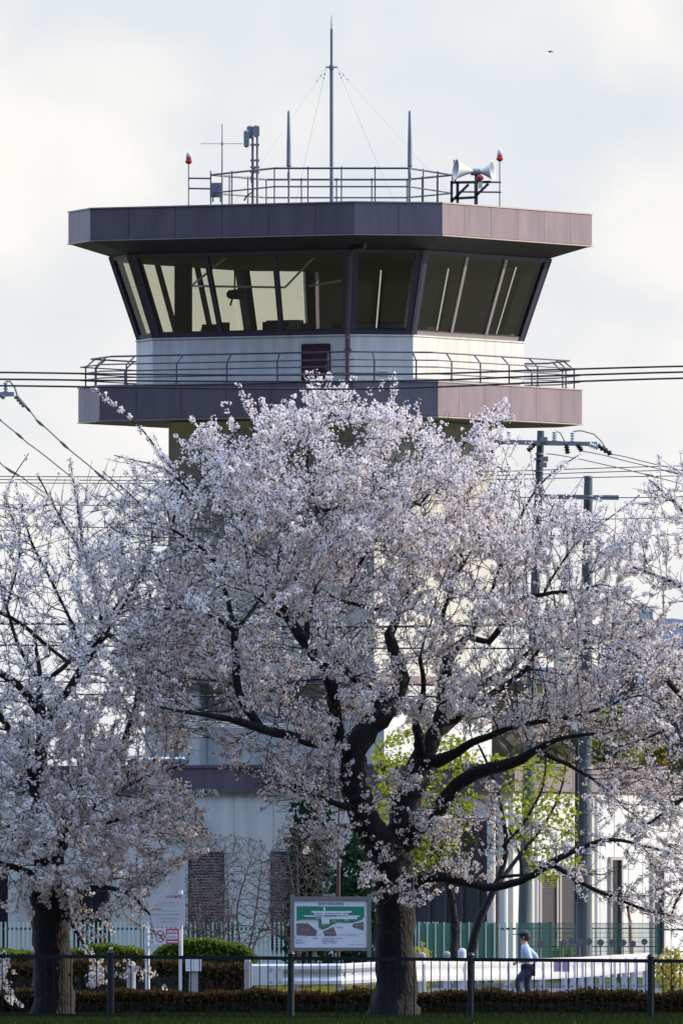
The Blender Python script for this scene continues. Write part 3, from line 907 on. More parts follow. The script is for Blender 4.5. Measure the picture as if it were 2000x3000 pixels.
# entrance near the corner: flat panel, the recess's shade put into its dark grey
xa, xb = bfront(1215), bfront(1455)
mb = MB(); bslab(mb, xa, -.10, xb, -.001, .1, zb(2420)); e_ = mb.build('entrance', mat('recess_shade_grey', (.055, .056, .06), .6, .2, var=.2), bld, world=False)
mb = MB()
for k in range(6):
    x = xa + (xb - xa) * k / 5; bslab(mb, x - .05, -.16, x + .05, -.102, .1, zb(2420))
bslab(mb, xa - .05, -.16, xb + .05, -.102, zb(2420) + .001, zb(2408)); mb.build('entrance_frame', M['louver'], e_, world=False)
mb = MB()
for px in (1462, 1498):
    x = bfront(px); mb.tube([(x, -.5, 0), (x, -.5, 5.3)], .13, 12)
build_each(mb, 'pillar', M['wall2'], bld, world=False)
mb = MB(); x = bfront(45); bslab(mb, x - .1, -.25, x + .12, -.001, 0, 5.6); mb.build('pilaster', M['wall2'], bld, world=False)
mb = MB(); y = bside(1735)
mb.tube([(.12, y, 0), (.12, y, 5.6)], .06, 8); y = bside(1560); mb.tube([(.12, y, 0), (.12, y, 5.6)], .06, 8); build_each(mb, 'downpipe', M['wall2'], bld, world=False)
# second storey block behind the parapet, in two steps
mb = MB()
bslab(mb, bfront(492), 2.4, bfront(1010), 9, 6.0, 9.0); bslab(mb, bfront(330), 1.95, bfront(489.5), 9, 6.0, 9.0)
mb.build('upper_storey', M['wall2'], bld, world=False)
mb = MB(); bslab(mb, bfront(320), 1.75, bfront(1016), 9.2, 9.002, 9.25); mb.build('upper_parapet', M['fascia'], bld, world=False)
# lamps and duct
xx = bfront(553)
t = tag(bpy.data.objects.new('wall_lamp', None), 'round grey dome lamp on the shaded white wall above the louvred window', 'lamp'); COL.objects.link(t)
wl = Matrix.Translation((BX, BY, 0)) @ Matrix.Rotation(PHI, 4, 'Z') @ Vector((xx, -.001, zb(2445))); t.location = wl; t.rotation_euler = (0, 0, PHI)
mb = MB(); mb.box((0, -.03, 0), (.16, .06, .16)); mb.build('mount', M['steel'], t, world=False)
mb = MB(); mb.tube_prof(Vector((0, -.06, 0)), Vector((0, -1, 0)), [(.16, 0), (.155, .06), (.12, .12), (.06, .16), (.01, .175)], 16); mb.build('lamp_dome', M['steel'], t, world=False, smooth=True)
for px, py, lab in ((592, 2392, 'small twin floodlight high on the shaded white wall'), (574, 2394, 'single floodlight left of the twin floodlight on the white wall')):
    wl = Matrix.Translation((BX, BY, 0)) @ Matrix.Rotation(PHI, 4, 'Z') @ Vector((bfront(px), -.001, zb(py)))
    t = thing('wall_floodlight', lab, 'lamp', wl, PHI, 'floodlights on the office wall')
    mb = MB(); mb.box((0, -.04, 0), (.1, .08, .1)); mb.bar((0, -.08, 0), (0, -.2, .04), .04); mb.build('bracket', M['steel'], t, world=False)
    mb = MB(); mb.tube([(0, -.2, .06), (.0, -.28, .0), (0, -.36, -.06)], [.05, .09, .11], 12); mb.build('lamp_head', M['steel'], t, world=False)
wl = Matrix.Translation((BX, BY, 0)) @ Matrix.Rotation(PHI, 4, 'Z') @ Vector((bfront(610), -.001, zb(2436)))
t = thing('security_camera', 'dark security camera on a bracket under the floodlights', 'camera', wl, PHI)
mb = MB(); mb.bar((.16, -.001, -.1), (.16, -.22, -.1), .04); mb.bar((.16, -.22, -.1), (0, -.22, -.05), .04); mb.build('bracket', M['steel'], t, world=False)
mb = MB(); mb.box((-.03, -.25, .03), (.17, .3, .16)); mb.build('housing', M['black'], t, world=False)
mb = MB(); mb.tube([(-.03, -.4, .03), (-.03, -.43, .03)], .05, 10); mb.build('lens', M['darkglass'], t, world=False)
wl = Matrix.Translation((BX, BY, 0)) @ Matrix.Rotation(PHI, 4, 'Z') @ Vector((bfront(430), 1.0, 6.5))
t = thing('roof_duct', 'shiny round metal duct lying along the office roof edge', 'duct', wl, PHI)
mb = MB(); mb.tube([(-1.2, 0, .16), (.85, 0, .16)], .12, 16); mb.build('duct_pipe', M['duct'], t, world=False, smooth=True)
mb = MB()
for x in (-1.0, -.1, .7): mb.box((x, 0, .03), (.06, .3, .06)); mb.tube([(x - .03, 0, .16), (x + .03, 0, .16)], .132, 16)
build_each(mb, 'duct_clamp', M['steel'], t, world=False)

# ------------------------------------------------------------------ far things
def Pg(px, Y): p = P(px, HZ, Y); return (p.x, Y, 0)
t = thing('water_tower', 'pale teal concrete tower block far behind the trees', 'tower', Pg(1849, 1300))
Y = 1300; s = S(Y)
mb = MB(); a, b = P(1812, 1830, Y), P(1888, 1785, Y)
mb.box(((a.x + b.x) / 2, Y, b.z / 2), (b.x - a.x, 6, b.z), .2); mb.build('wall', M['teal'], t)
mb = MB(); mb.hexa([P(1803, 1768, Y - 3), P(1894, 1768, Y - 3), P(1889, 1787, Y - 3), P(1810, 1787, Y - 3), P(1803, 1768, Y + 4), P(1894, 1768, Y + 4), P(1889, 1787, Y + 4), P(1810, 1787, Y + 4)]); mb.build('roof_ledge', M['teal'], t)
mb = MB(); 
for x in (1832, 1850, 1868): mb.tube([P(x, 1787, Y - 3.2), (P(x, 1787, Y).x, Y - 3.2, 0)], .12, 6)
mb.build('wall_rib', M['louver'], t)
t = thing('antenna_mast', 'thin pale mast far behind the trees beside the teal tower block', 'mast', Pg(1942, 1250))
mb = MB(); mb.tube([Pg(1942, 1250), P(1942, 1700, 1250)], [.16, .07], 8); mb.build('mast_pole', M['steel'], t)
mb = MB(); mb.bar(P(1936, 1745, 1250), P(1948, 1745, 1250), .1); mb.bar(P(1937, 1765, 1250), P(1947, 1765, 1250), .1); mb.build('cross_arm', M['steel'], t)
def far_building(lab, x0, x1, ytop, Y, roof, m, rows):
    t = thing('distant_building', lab, 'building', Pg((x0 + x1) / 2, Y), 0, 'hazy buildings far behind the trees')
    a, b = P(x0, ytop, Y), P(x1, ytop, Y)
    mb = MB(); mb.box(((a.x + b.x) / 2, Y + 8, a.z / 2), (b.x - a.x, 16, a.z)); mb.build('wall', m, t)
    mb = MB(); w = (b.x - a.x) / 2 + .5; cx = (a.x + b.x) / 2
    if roof == 'arch':
        ring0 = []
        for k in range(9):
            u = math.pi * k / 8; ring0.append((cx - w * math.cos(u), a.z + math.sin(u) * 2.2 + .002))
        mb.loft([[Vector((x, Y - .5, z)) for x, z in ring0], [Vector((x, Y + 16.5, z)) for x, z in ring0]])
    else:
        mb.box((cx, Y + 8, a.z + .25), (2 * w, 17, .5))
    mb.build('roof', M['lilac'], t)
    for r_ in range(rows):
        for k in range(4):
            mb = MB(); x = a.x + (k + .5) * (b.x - a.x) / 4; mb.box((x, Y - .03, a.z - 1.6 - 3 * r_), ((b.x - a.x) / 7, .05, 1.3)); mb.build('window', M['louver'], t)
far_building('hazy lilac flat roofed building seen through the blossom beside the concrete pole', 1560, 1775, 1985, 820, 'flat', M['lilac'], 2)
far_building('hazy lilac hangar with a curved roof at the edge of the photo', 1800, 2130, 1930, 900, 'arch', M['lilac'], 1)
far_building('hazy low white building between the two lilac ones', 1690, 1840, 2075, 760, 'flat', M['wall2'], 1)

# ------------------------------------------------------------------ utility poles and wires
def insulator(name, a, b, r=.07, m=None, lab=None, parent=None):
    a, b = Vector(a), Vector(b); ax = (b - a); ln = ax.length; ax.normalize()
    prof = []
    for k in range(4):
        h = ln * k / 4
        prof += [(r * .55, h), (r, h + ln * .08), (r * .95, h + ln * .14), (r * .55, h + ln * .2)]
    mb = MB(); mb.tube_prof(a, ax, prof + [(r * .3, ln)], 10)
    return mb.build(name, m or M['porcelain'], parent)
YA, YB = 460.0, 425.0
base = Pg(1531, YA)
t = thing('utility_pole', 'tall leaning concrete utility pole rising just under the tower balcony', 'utility pole', base, 0, 'concrete utility poles behind the cherry tree')
mb = MB(); mb.tube([base, P(1540, 2500, YA), P(1552, 2150, YA), P(1583, 1262, YA)], [.19, .175, .16, .10], 14); mb.build('pole_shaft', M['concrete'], t)
mb = MB(); mb.bar(P(1432, 1294, YA - .2), P(1640, 1299, YA - .2), .14, .13); mb.bar(P(1590, 1455, YA - .2), P(1660, 1457, YA - .2), .1, .1); mb.bar(P(1640, 1299, YA - .2), P(1748, 1301, YA - .2), .12, .12); mb.build('crossarm', M['steel'], t)
for x, y0, y1 in ((1490, 1290, 1262), (1623, 1293, 1262), (1676, 1295, 1264)): insulator('insulator', P(x, y0, YA - .2), P(x, y1, YA - .2), .075, None, None, t)
for a, b in (((1566, 1298), (1545, 1322)), ((1657, 1300), (1662, 1330)), ((1690, 1302), (1703, 1322)), ((1748, 1304), (1790, 1331)), ((1440, 1300), (1437, 1330))):
    insulator('strain_insulator', P(*a, YA - .3), P(*b, YA - .3), .085, M['cable'], None, t)
insulator('strain_insulator', P(1725, 1302, YA - .3), P(1752, 1312, YA - .3), .085, None, None, t)
mb = MB()
for y in (1330, 1345, 1380, 1420): mb.tube([P(1581 - (y - 1262) * .035, y - 3, YA), P(1581 - (y - 1262) * .035, y + 3, YA)], .15, 12)
for x, y in ((1562, 1300), (1592, 1288), (1594, 1345), (1590, 1362)): mb.box(P(x, y, YA - .25), (.2, .14, .14))
build_each(mb, 'pole_band', M['steel'], t)
mb = MB()
mb.tube([P(1676, 1264, YA - .2), P(1700, 1262, YA - .2), P(1738, 1272, YA - .2), P(1762, 1295, YA - .25), P(1778, 1322, YA - .3)], .016, 5)
mb.tube([P(1623, 1262, YA - .2), P(1640, 1268, YA - .2), P(1655, 1298, YA - .2)], .016, 5)
mb.build('jumper_wire', M['cable'], t)
base = Pg(1708, YB)
t = thing('utility_pole', 'thick upright concrete utility pole with a short crossarm right of the leaning pole', 'utility pole', base, 0, 'concrete utility poles behind the cherry tree')
mb = MB(); mb.tube([base, P(1711, 2200, YB), P(1717, 1800, YB), P(1722, 1396, YB)], [.21, .19, .155, .108], 14); mb.build('pole_shaft', M['concrete'], t)
mb = MB(); mb.bar(P(1594, 1455, YB - .25), P(1811, 1458, YB - .25), .10, .12); mb.bar(P(1700, 1733, YB - .25), P(1812, 1732, YB - .25), .1, .1); mb.build('crossarm', M['steel'], t)
for x in (1731, 1757): insulator('insulator', P(x, 1452, YB - .32), P(x, 1470, YB - .32), .06, None, None, t)
mb = MB(); mb.tube([P(1689, 2180, YB - .22), P(1687, 2640, YB - .22)], .055, 8); mb.build('conduit', M['black'], t)
mb = MB(); mb.tube([P(1722, 1394, YB), P(1722, 1399, YB)], .118, 14)
for y in (1457, 1735, 2250, 2330, 2500): 
    r = .12 + .08 * (y - 1396) / 1000; mb.tube([P(1722 - (y - 1396) * .0105, y - 3, YB), P(1722 - (y - 1396) * .0105, y + 3, YB)], r + .012, 14)
build_each(mb, 'pole_band', M['steel'], t)
# pole outside the frame on the left, only its arm shows
YC = 330.0
base = Pg(-75, YC)
t = thing('utility_pole', 'utility pole outside the left edge with only its insulator arm in view', 'utility pole', base, 0, None)
mb = MB(); mb.tube([base, P(-60, 1080, YC)], [.2, .1], 12); mb.build('pole_shaft', M['concrete'], t)
mb = MB(); mb.bar(P(-75, 1155, YC - .2), P(42, 1155, YC - .2), .09, .09); mb.build('crossarm', M['steel'], t)
insulator('insulator', P(18, 1150, YC - .2), P(17, 1118, YC - .2), .05, M['steel'], None, t)
insulator('strain_insulator', P(46, 1160, YC - .2), P(74, 1192, YC - .25), .055, M['reflector'], None, t)
insulator('strain_insulator', P(2, 1156, YC - .2), P(14, 1166, YC - .25), .05, M['steel'], None, t)
mb = MB(); mb.tube([P(17, 1118, YC - .2), P(30, 1117, YC - .2), P(44, 1135, YC - .2), P(52, 1160, YC - .22), P(90, 1205, YC - .25)], .016, 5); mb.build('jumper_wire', M['cable'], t)

def wire(lab, pts, Y, w, group, m='cable', sleeves=()):
    """a hanging cable through photo points; Y may be (Y0, Y1)"""
    Y0, Y1 = Y if isinstance(Y, tuple) else (Y, Y)
    xs = [p[0] for p in pts]
    ps = []
    for i in range(len(pts) - 1):
        for k in range(6):
            u = k / 6
            x = pts[i][0] + (pts[i + 1][0] - pts[i][0]) * u
            # Catmull-Rom in y
            p0 = pts[max(i - 1, 0)][1]; p1 = pts[i][1]; p2 = pts[i + 1][1]; p3 = pts[min(i + 2, len(pts) - 1)][1]
            y = .5 * (2 * p1 + (p2 - p0) * u + (2 * p0 - 5 * p1 + 4 * p2 - p3) * u * u + (3 * p1 - p0 - 3 * p2 + p3) * u ** 3)
            f = (x - xs[0]) / (xs[-1] - xs[0])
            ps.append(P(x, y, Y0 + (Y1 - Y0) * f))
    ps.append(P(*pts[-1], Y1))
    r = w / 2 / S((Y0 + Y1) / 2)
    mb = MB(); mb.tube(ps, r, 6)
    o = thing('overhead_cable', lab, 'cable', ps[0], 0, group)
    mb.build('cable', M[m], o)
    if sleeves:
        mb = MB()
        for u0, u1 in sleeves:
            a = ps[0].lerp(ps[-1], u0); n = len(ps) - 1
            def pt(u): i = min(int(u * n), n - 1); return ps[i].lerp(ps[i + 1], u * n - i)
            mb.tube([pt(u0), pt((u0 + u1) / 2), pt(u1)], [r * 1.6, r * 2.6, r * 1.6], 6)
        mb.build('sleeve', M['black'], o)
    return o
g = 'three thick black cables across the tower balcony'
wire('uppermost of the three thick black cables crossing in front of the tower balcony', [(-200, 1089), (0, 1091), (450, 1097), (1000, 1098), (1300, 1094), (1542, 1085), (2000, 1073), (2200, 1067)], 276, 5.5, g)
wire('middle one of the three thick black cables crossing in front of the tower balcony', [(-200, 1109), (0, 1111), (450, 1116), (1000, 1118), (1300, 1113), (1542, 1103), (2000, 1090), (2200, 1084)], 276, 5.5, g)
wire('lowest of the three thick black cables crossing in front of the tower balcony', [(-200, 1128), (0, 1130), (450, 1136), (1000, 1140), (1300, 1133), (1542, 1122), (2000, 1108), (2200, 1101)], 276, 5.5, g)
g = 'thin wires sloping down from the pole at the left edge'
wire('uppermost sloping wire with dark sleeves at the left edge of the photo', [(70, 1188), (110, 1234), (200, 1314), (290, 1390), (420, 1490)], (YC, 360), 3.6, g, sleeves=((.05, .12), (.24, .30), (.44, .50), (.72, .79)))
wire('second sloping wire with dark sleeves at the left edge of the photo', [(-90, 1150), (0, 1229), (80, 1297), (200, 1390), (330, 1490)], (YC, 360), 3.4, g, sleeves=((.2, .26), (.40, .46)))
wire('lowest sloping wire with one long dark sleeve at the left edge of the photo', [(-90, 1290), (0, 1354), (35, 1382), (85, 1415), (220, 1500)], (YC, 360), 3.4, g, sleeves=((.38, .6),))
g = 'thin level wires behind the cherry trees'
wire('topmost thin level wire just under the tower balcony behind the blossom', [(-150, 1395), (300, 1397), (800, 1397), (1300, 1386), (2000, 1365), (2150, 1360)], 458, 2.6, g)
wire('second thin level wire just under the tower balcony behind the blossom', [(-150, 1404), (300, 1407), (800, 1407), (1300, 1397), (2000, 1377), (2150, 1372)], 458.5, 2.6, g)
wire('third thin level wire just under the tower balcony behind the blossom', [(-150, 1414), (300, 1416), (800, 1416), (1300, 1408), (2000, 1394), (2150, 1391)], 459, 2.6, g)
wire('thin level wire running on from the shared crossarm of the poles', [(-150, 1478), (400, 1481), (900, 1480), (1594, 1456), (1811, 1458), (2150, 1453)], 424.6, 2.8, g)
wire('thin level wire below the crossarm of the thick pole', [(-150, 1540), (700, 1548), (1300, 1532), (2000, 1517), (2150, 1514)], 430, 2.6, g)
g = 'wires fanning out from the leaning pole'
wire('upper wire fanning out from the long black end insulator of the leaning pole', [(1790, 1331), (1900, 1356), (2000, 1380), (2150, 1418)], (YA - .3, 430), 3.2, g, sleeves=((.5, .58),))
wire('middle wire fanning out from the leaning pole to the right edge', [(1703, 1322), (1850, 1355), (2000, 1392), (2150, 1434)], (YA - .3, 430), 3.2, g, sleeves=((.55, .63),))
wire('lower wire fanning out from the leaning pole to the right edge', [(1600, 1329), (1800, 1368), (1975, 1412), (2150, 1460)], (YA - .1, 430), 3.0, g, sleeves=((.5, .57),))
g = 'black cables through the middle of the cherry trees'
wire('thick black cable bundle level with the distant teal tower', [(-150, 1826), (540, 1832), (1000, 1837), (1500, 1832), (2000, 1836), (2150, 1838)], 424, 7, g)
wire('black cable next below the thick bundle in the tree crowns', [(-150, 1889), (600, 1895), (1100, 1899), (2150, 1900)], 424.3, 5, g)
wire('black cable level with the hazy lilac buildings', [(-150, 1995), (600, 2002), (1200, 2006), (2000, 2005), (2150, 2004)], 424.2, 5, g)
wire('lowest long black cable above the spring green tree', [(-150, 2030), (700, 2040), (1300, 2040), (2000, 2038), (2150, 2037)], 424.4, 5, g)
wire('thin dark stay wire sloping down beside the teal tower', [(1715, 1660), (1790, 1722), (1925, 1800), (2150, 1935)], (424, 400), 2.6, g)
g = 'pale service cables along the office roof'
for k, (dy, nm) in enumerate(((0, 'upper'), (7, 'middle'), (13, 'lower'))):
    wire(nm + ' pale sunlit service cable curving above the office parapet', [(380, 2094 + dy * .4), (480, 2107 + dy * .7), (640, 2116 + dy), (800, 2122 + dy), (960, 2118 + dy)], 470, 3.2, g, 'palecable')

# ------------------------------------------------------------------ green fence behind the hedges
YF = 432.0
gf = thing('picket_fence', 'pale green picket fence with dark green posts behind the hedges', 'fence', Pg(640, YF))
zf = P(0, 2702, YF).z
mb = MB()
x = -60
while x < 1290:
    if not (1295 < x < 1300):
        a = P(x, 2702, YF); mb.box((a.x, YF - .035, zf / 2 + .06), (.045, .025, zf - .1))
    x += 12.9
mb.build('picket_panel', M['picket'], gf)
mb = MB()
for z in (zf - .17, .25): a, b = P(-60, 0, YF), P(1292, 0, YF); mb.bar((a.x, YF, z), (b.x, YF, z), .05, .06)
mb.build('rail', M['fgreen'], gf)
for x in (-40, 118, 260, 418, 560, 680, 838, 980, 1120, 1270):
    mb = MB(); a = P(x, 0, YF); mb.box((a.x, YF + .055, zf / 2), (.09, .06, zf)); mb.build('post', M['fgreen'], gf)
sf = thing('sheet_fence', 'green boarded fence section behind the guardrail right of the thick trunk', 'fence', Pg(1370, YF))
mb = MB()
for k in range(9):
    x0 = 1226 + k * 24.5; a, b = P(x0 + 3, 0, YF - .3), P(x0 + 23, 0, YF - .3)
    mb.box(((a.x + b.x) / 2, YF - .3, zf / 2), (b.x - a.x, .03, zf - .04))
mb.build('board_panel', M['sheet'], sf)
for k in range(10):
    mb = MB(); a = P(1226 + k * 24.5, 0, YF - .3); mb.box((a.x, YF - .33, zf / 2 + .01), (.04, .07, zf)); mb.build('post', M['picket'], sf)
gt = thing('open_gate', 'narrow open railing gate between the boarded fence and the mesh fence', 'gate', Pg(1480, YF))
mb = MB()
for x in (1448, 1462, 1478, 1495, 1512): a = P(x, 0, YF); mb.box((a.x, YF, zf / 2), (.05, .03, zf - .02))
build_each(mb, 'gate_bar', M['picket'], gt)
mb = MB(); a, b = P(1444, 0, YF), P(1520, 0, YF)
for z in (zf - .17, .3): mb.bar((a.x, YF + .04, z), (b.x, YF + .04, z), .05, .05)
build_each(mb, 'gate_rail', M['fgreen'], gt)
mf = thing('mesh_fence', 'fine green mesh fence with dark green posts in front of the sunlit wall', 'fence', Pg(1720, YF))
mb = MB()
a, b = P(1524, 0, YF), P(1925, 0, YF); n = 118
for k in range(n):
    x = a.x + (b.x - a.x) * k / (n - 1); w = .026 if k < 27 else .012
    mb.box((x, YF, zf / 2), (w, .012, zf - .02))
mb.build('mesh_panel', M['sheet'], mf)
mb = MB()
for k in range(14):
    z = .08 + k * (zf - .12) / 13; mb.bar((a.x, YF + .012, z), (b.x, YF + .012, z), .012 if k % 4 else .03)
c_ = P(2080, 0, YF); mb.bar((b.x, YF + .03, zf - .19), (c_.x, YF + .03, zf - .19), .05); mb.bar((b.x, YF + .03, .9), (c_.x, YF + .03, .9), .03)
mb.build('mesh_rail', M['fgreen'], mf)
for x in (1526, 1578, 1610, 1690, 1810, 1927, 2050):
    mb = MB(); q = P(x, 0, YF); mb.box((q.x, YF + .06, zf / 2), (.075, .07, zf)); mb.build('post', M['fgreen'], mf)

# ------------------------------------------------------------------ map board, signs, posts
YM = 350.0
def text(s, x, y, h, Y, m, parent, name='lettering', width=None):
    """flat lettering; (x, y) is the photo pixel of its lower left corner, h its height in photo pixels"""
    c = bpy.data.curves.new('lettering', 'FONT'); c.body = s; c.size = 1.0; c.resolution_u = 2
    o = bpy.data.objects.new('lettering', c); COL.objects.link(o)
    dg = bpy.context.evaluated_depsgraph_get()
    me = bpy.data.meshes.new_from_object(o.evaluated_get(dg))
    bpy.data.objects.remove(o); bpy.data.curves.remove(c)
    v = np.zeros(len(me.vertices) * 3); me.vertices.foreach_get('co', v); v = v.reshape(-1, 3)
    v[:, 0] -= v[:, 0].min(); v[:, 1] -= v[:, 1].min()
    sx = h / S(Y) / max(v[:, 1].max(), 1e-6)
    wx = sx if width is None else width / S(Y) / max(v[:, 0].max(), 1e-6)
    a = P(x, y, Y)
    w = np.stack([a.x + v[:, 0] * wx, np.full(len(v), Y), a.z + v[:, 1] * sx], 1)
    Mi = np.array(root_matrix(parent).inverted()); w = w @ Mi[:3, :3].T + Mi[:3, 3]
    me.vertices.foreach_set('co', w.ravel()); me.materials.clear(); me.materials.append(m); me.update()
    o = bpy.data.objects.new(name, me); COL.objects.link(o); o.parent = parent
    return o
def flat(mb, pts, Y, th=.004):
    f = [P(x, y, Y) for x, y in pts]
    mb.slab(f, (0, 1, 0), th) if len(f) == 4 else mb.add(f, [tuple(range(len(f)))])
board = thing('map_board', 'large framed map board of the airfield standing left of the thick trunk', 'sign board', Pg(968, YM))
mb = MB()
for x in (856, 1081): a = P(x, 2625, YM); mb.box((a.x, YM, a.z / 2 + .02), (.085, .09, a.z + .04))
a, b = P(862, 2632, YM), P(1076, 2632, YM); mb.bar((a.x, YM, a.z), (b.x, YM, b.z), .09, .08)
a, b = P(862, 2781, YM), P(1076, 2781, YM); mb.bar((a.x, YM, a.z), (b.x, YM, b.z), .09, .07)
mb.build('board_frame', M['boardframe'], board)
mb = MB(); flat(mb, [(861, 2776), (1077, 2776), (1077, 2638), (861, 2638)], YM - .02, .03); panel = mb.build('map_panel', M['board'], board)
D = YM - .024
green = [(869, 2655), (1067, 2656), (1066, 2686), (1060, 2695), (1035, 2703), (1010, 2704), (990, 2702), (975, 2708), (960, 2718), (944, 2724), (934, 2718), (932, 2697), (869, 2697)]
mb = MB(); flat(mb, green, D); mb.build('map_lawn', M['boardgreen'], panel)
mb = MB()
for q in ([(912, 2674), (1030, 2674), (1030, 2669), (912, 2669)], [(920, 2684), (1021, 2684), (1021, 2674), (920, 2674)], [(890, 2686), (1053, 2686), (1053, 2682), (890, 2682)], [(940, 2693), (1046, 2693), (1046, 2686), (940, 2686)], [(942, 2707), (965, 2707), (965, 2693), (942, 2693)], [(947, 2668), (953, 2668), (953, 2658), (947, 2658)], [(878, 2697), (930, 2697), (930, 2695), (878, 2695)]):
    flat(mb, q, D - .004)
mb.build('map_runway', M['board'], panel)
mb = MB()
for q in ([(869, 2740), (868, 2705), (902, 2705), (929, 2727), (926, 2742)], [(951, 2742), (946, 2729), (977, 2715), (987, 2742)], [(1033, 2716), (1033, 2707), (1065, 2700), (1065, 2726)]):
    flat(mb, q, D)
build_each(mb, 'map_site', M['boardbrown'], panel)
mb = MB()
for q in ([(923, 2693), (941, 2693), (941, 2688), (923, 2688)], [(972, 2702), (984, 2702), (984, 2697), (972, 2697)], [(1010, 2699), (1022, 2699), (1022, 2693), (1010, 2693)], [(940, 2713), (952, 2713), (952, 2709), (940, 2709)]): flat(mb, q, D - .004)
build_each(mb, 'map_building', M['tan'], panel)
text('調布飛行場周辺案内図', 932, 2652, 8.5, D, M['ink'], panel, width=74)
text('調布飛行場', 952, 2686, 5, D - .009, M['ink'], panel, width=33)
for x, y, w in ((924, 2677, 100),): text('--- ------- ---', x, y, 1.6, D - .009, M['ink'], panel, width=w)
for s_, x, y, h_, w in (('ターミナル', 862, 2748, 4, 38), ('管理事務所', 866, 2757, 5, 20), ('案内図凡例', 866, 2765, 5, 26), ('滑走路', 915, 2751, 4, 16), ('飛行場正門 駐車場 多目的広場', 944, 2751, 3.5, 60), ('東京都港湾局', 944, 2755.5, 3, 34), ('管理事務所', 944, 2760, 3, 44), ('施設のご案内', 944, 2764.5, 3, 40), ('お問い合わせ', 1022, 2769, 3, 42), ('駐車場', 986, 2718.5, 3, 18), ('公園入口 運動広場', 992, 2738, 2.6, 50), ('サッカー場 野球場 西町', 992, 2742.5, 2.6, 60)):
    text(s_, x, y, h_, D, M['ink'], panel, width=w)
text('現在地', 932, 2740.5, 3, D, M['redink'], panel, width=11)
text('出入口', 1054, 2737, 3, D, M['redink'], panel, width=11)
for x, y, w in ((884, 2725, 20), (952, 2734, 26), (1040, 2713, 22)): text('飛行場', x, y, 2.4, D - .005, M['board'], panel, width=w)
# brown pole behind the board
t = thing('brown_pole', 'slender brown pole with a sunlit edge rising behind the map board', 'pole', Pg(990, 372))
mb = MB(); mb.tube([Pg(990, 372), P(991, 2520, 372)], .045, 10); mb.tube([P(991, 2522, 372), P(994, 2225, 372)], .022, 8); mb.build('pole_shaft', M['brownpost'], t)
mb = MB(); mb.tube([P(991, 2524, 372), P(991, 2518, 372)], .055, 10); mb.box(P(965, 2622, 372), (.28, .1, .05)); mb.box(P(977, 2624, 372), (.07, .12, .12)); mb.build('pole_bracket', M['steel'], t)
# notice sign on two posts
YS = 345.0
t = thing('notice_sign', 'weathered pale notice board with red heading on two white posts', 'sign', Pg(485, YS))
mb = MB(); flat(mb, [(437, 2710), (543, 2711), (543, 2619), (437, 2618)], YS - .03, .03); bd = mb.build('sign_panel', M['signboard'], t)
D = YS - .034
text('火気厳禁', 487, 2631, 9, D, M['redink'], bd, width=46)
for s_, x, y, h_, w in (('この付近での火気の使用を禁止します', 462, 2646, 3.5, 64), ('航空機の安全運航のため立ち入らないでください', 452, 2654, 3.2, 72), ('管理者の指示に従ってください', 470, 2670, 3.2, 60), ('東京都調布飛行場管理事務所', 446, 2680, 3.2, 80), ('連絡先 管理事務所', 462, 2692, 3.2, 60), ('無断立入禁止', 470, 2702, 3.2, 50)):
    text(s_, x, y, h_, D, M['greyink'], bd, width=w)
text('立入禁止区域', 438, 2667, 7, D, M['redink'], bd, width=34)
mb = MB(); a = P(431, 2698, YS); mb.tube([Pg(433, YS), (a.x, YS, a.z)], .052, 10); mb.build('post', M['guardpost'], t)
mb = MB(); a = P(530, 2608, YS); mb.tube([(a.x, YS + .06, 0), (a.x, YS + .06, a.z)], .045, 10); mb.build('post', M['guardpost'], t)
t = thing('prohibition_sign', 'small white and red prohibition sign with a crossed circle under the notice board', 'sign', P(487, 2745, YS - .05))
mb = MB(); flat(mb, [(449, 2766), (525, 2765), (525, 2720), (449, 2719)], YS - .05, .015); bd = mb.build('sign_panel', M['board'], t)
D = YS - .054
mb = MB(); c = P(470, 2743, D); rr = 14.5 / S(YS); r2 = 12 / S(YS); n = 32
o_ = [(c.x + rr * math.cos(2 * math.pi * k / n), D, c.z + 1.22 * rr * math.sin(2 * math.pi * k / n)) for k in range(n)]
i_ = [(c.x + r2 * math.cos(2 * math.pi * k / n), D, c.z + 1.22 * r2 * math.sin(2 * math.pi * k / n)) for k in range(n)]
mb.add(o_ + i_, [(k, (k + 1) % n, n + (k + 1) % n, n + k) for k in range(n)])
flat(mb, [(460, 2734), (462.5, 2732), (480.5, 2751), (478, 2753)], D - .003, .002); mb.build('ban_ring', M['redink'], bd)
mb = MB(); flat(mb, [(466, 2752), (470, 2752), (478, 2738), (473, 2735)], D + .001, .002); flat(mb, [(462, 2744), (470, 2746), (472, 2742), (464, 2740)], D + .0015, .001); flat(mb, [(470, 2739), (477, 2742), (480, 2737), (474, 2734)], D + .0018, .001); mb.build('ban_symbol', M['greyink'], bd)
mb = MB(); flat(mb, [(487, 2765), (525, 2764), (525, 2721), (487, 2721)], D); mb.build('red_field', M['redink'], bd)
mb = MB()
for q in ([(490, 2733), (521, 2733), (521, 2726), (490, 2726)], [(490, 2752), (521, 2752), (521, 2736), (490, 2736)], [(490, 2761), (521, 2761), (521, 2757), (490, 2757)]): flat(mb, q, D - .004)
mb.build('text_field', M['board'], bd)
text('無人航空機', 492, 2731.5, 4, D - .009, M['redink'], bd, width=27); text('飛行禁止', 492, 2749, 8, D - .009, M['redink'], bd, width=27)
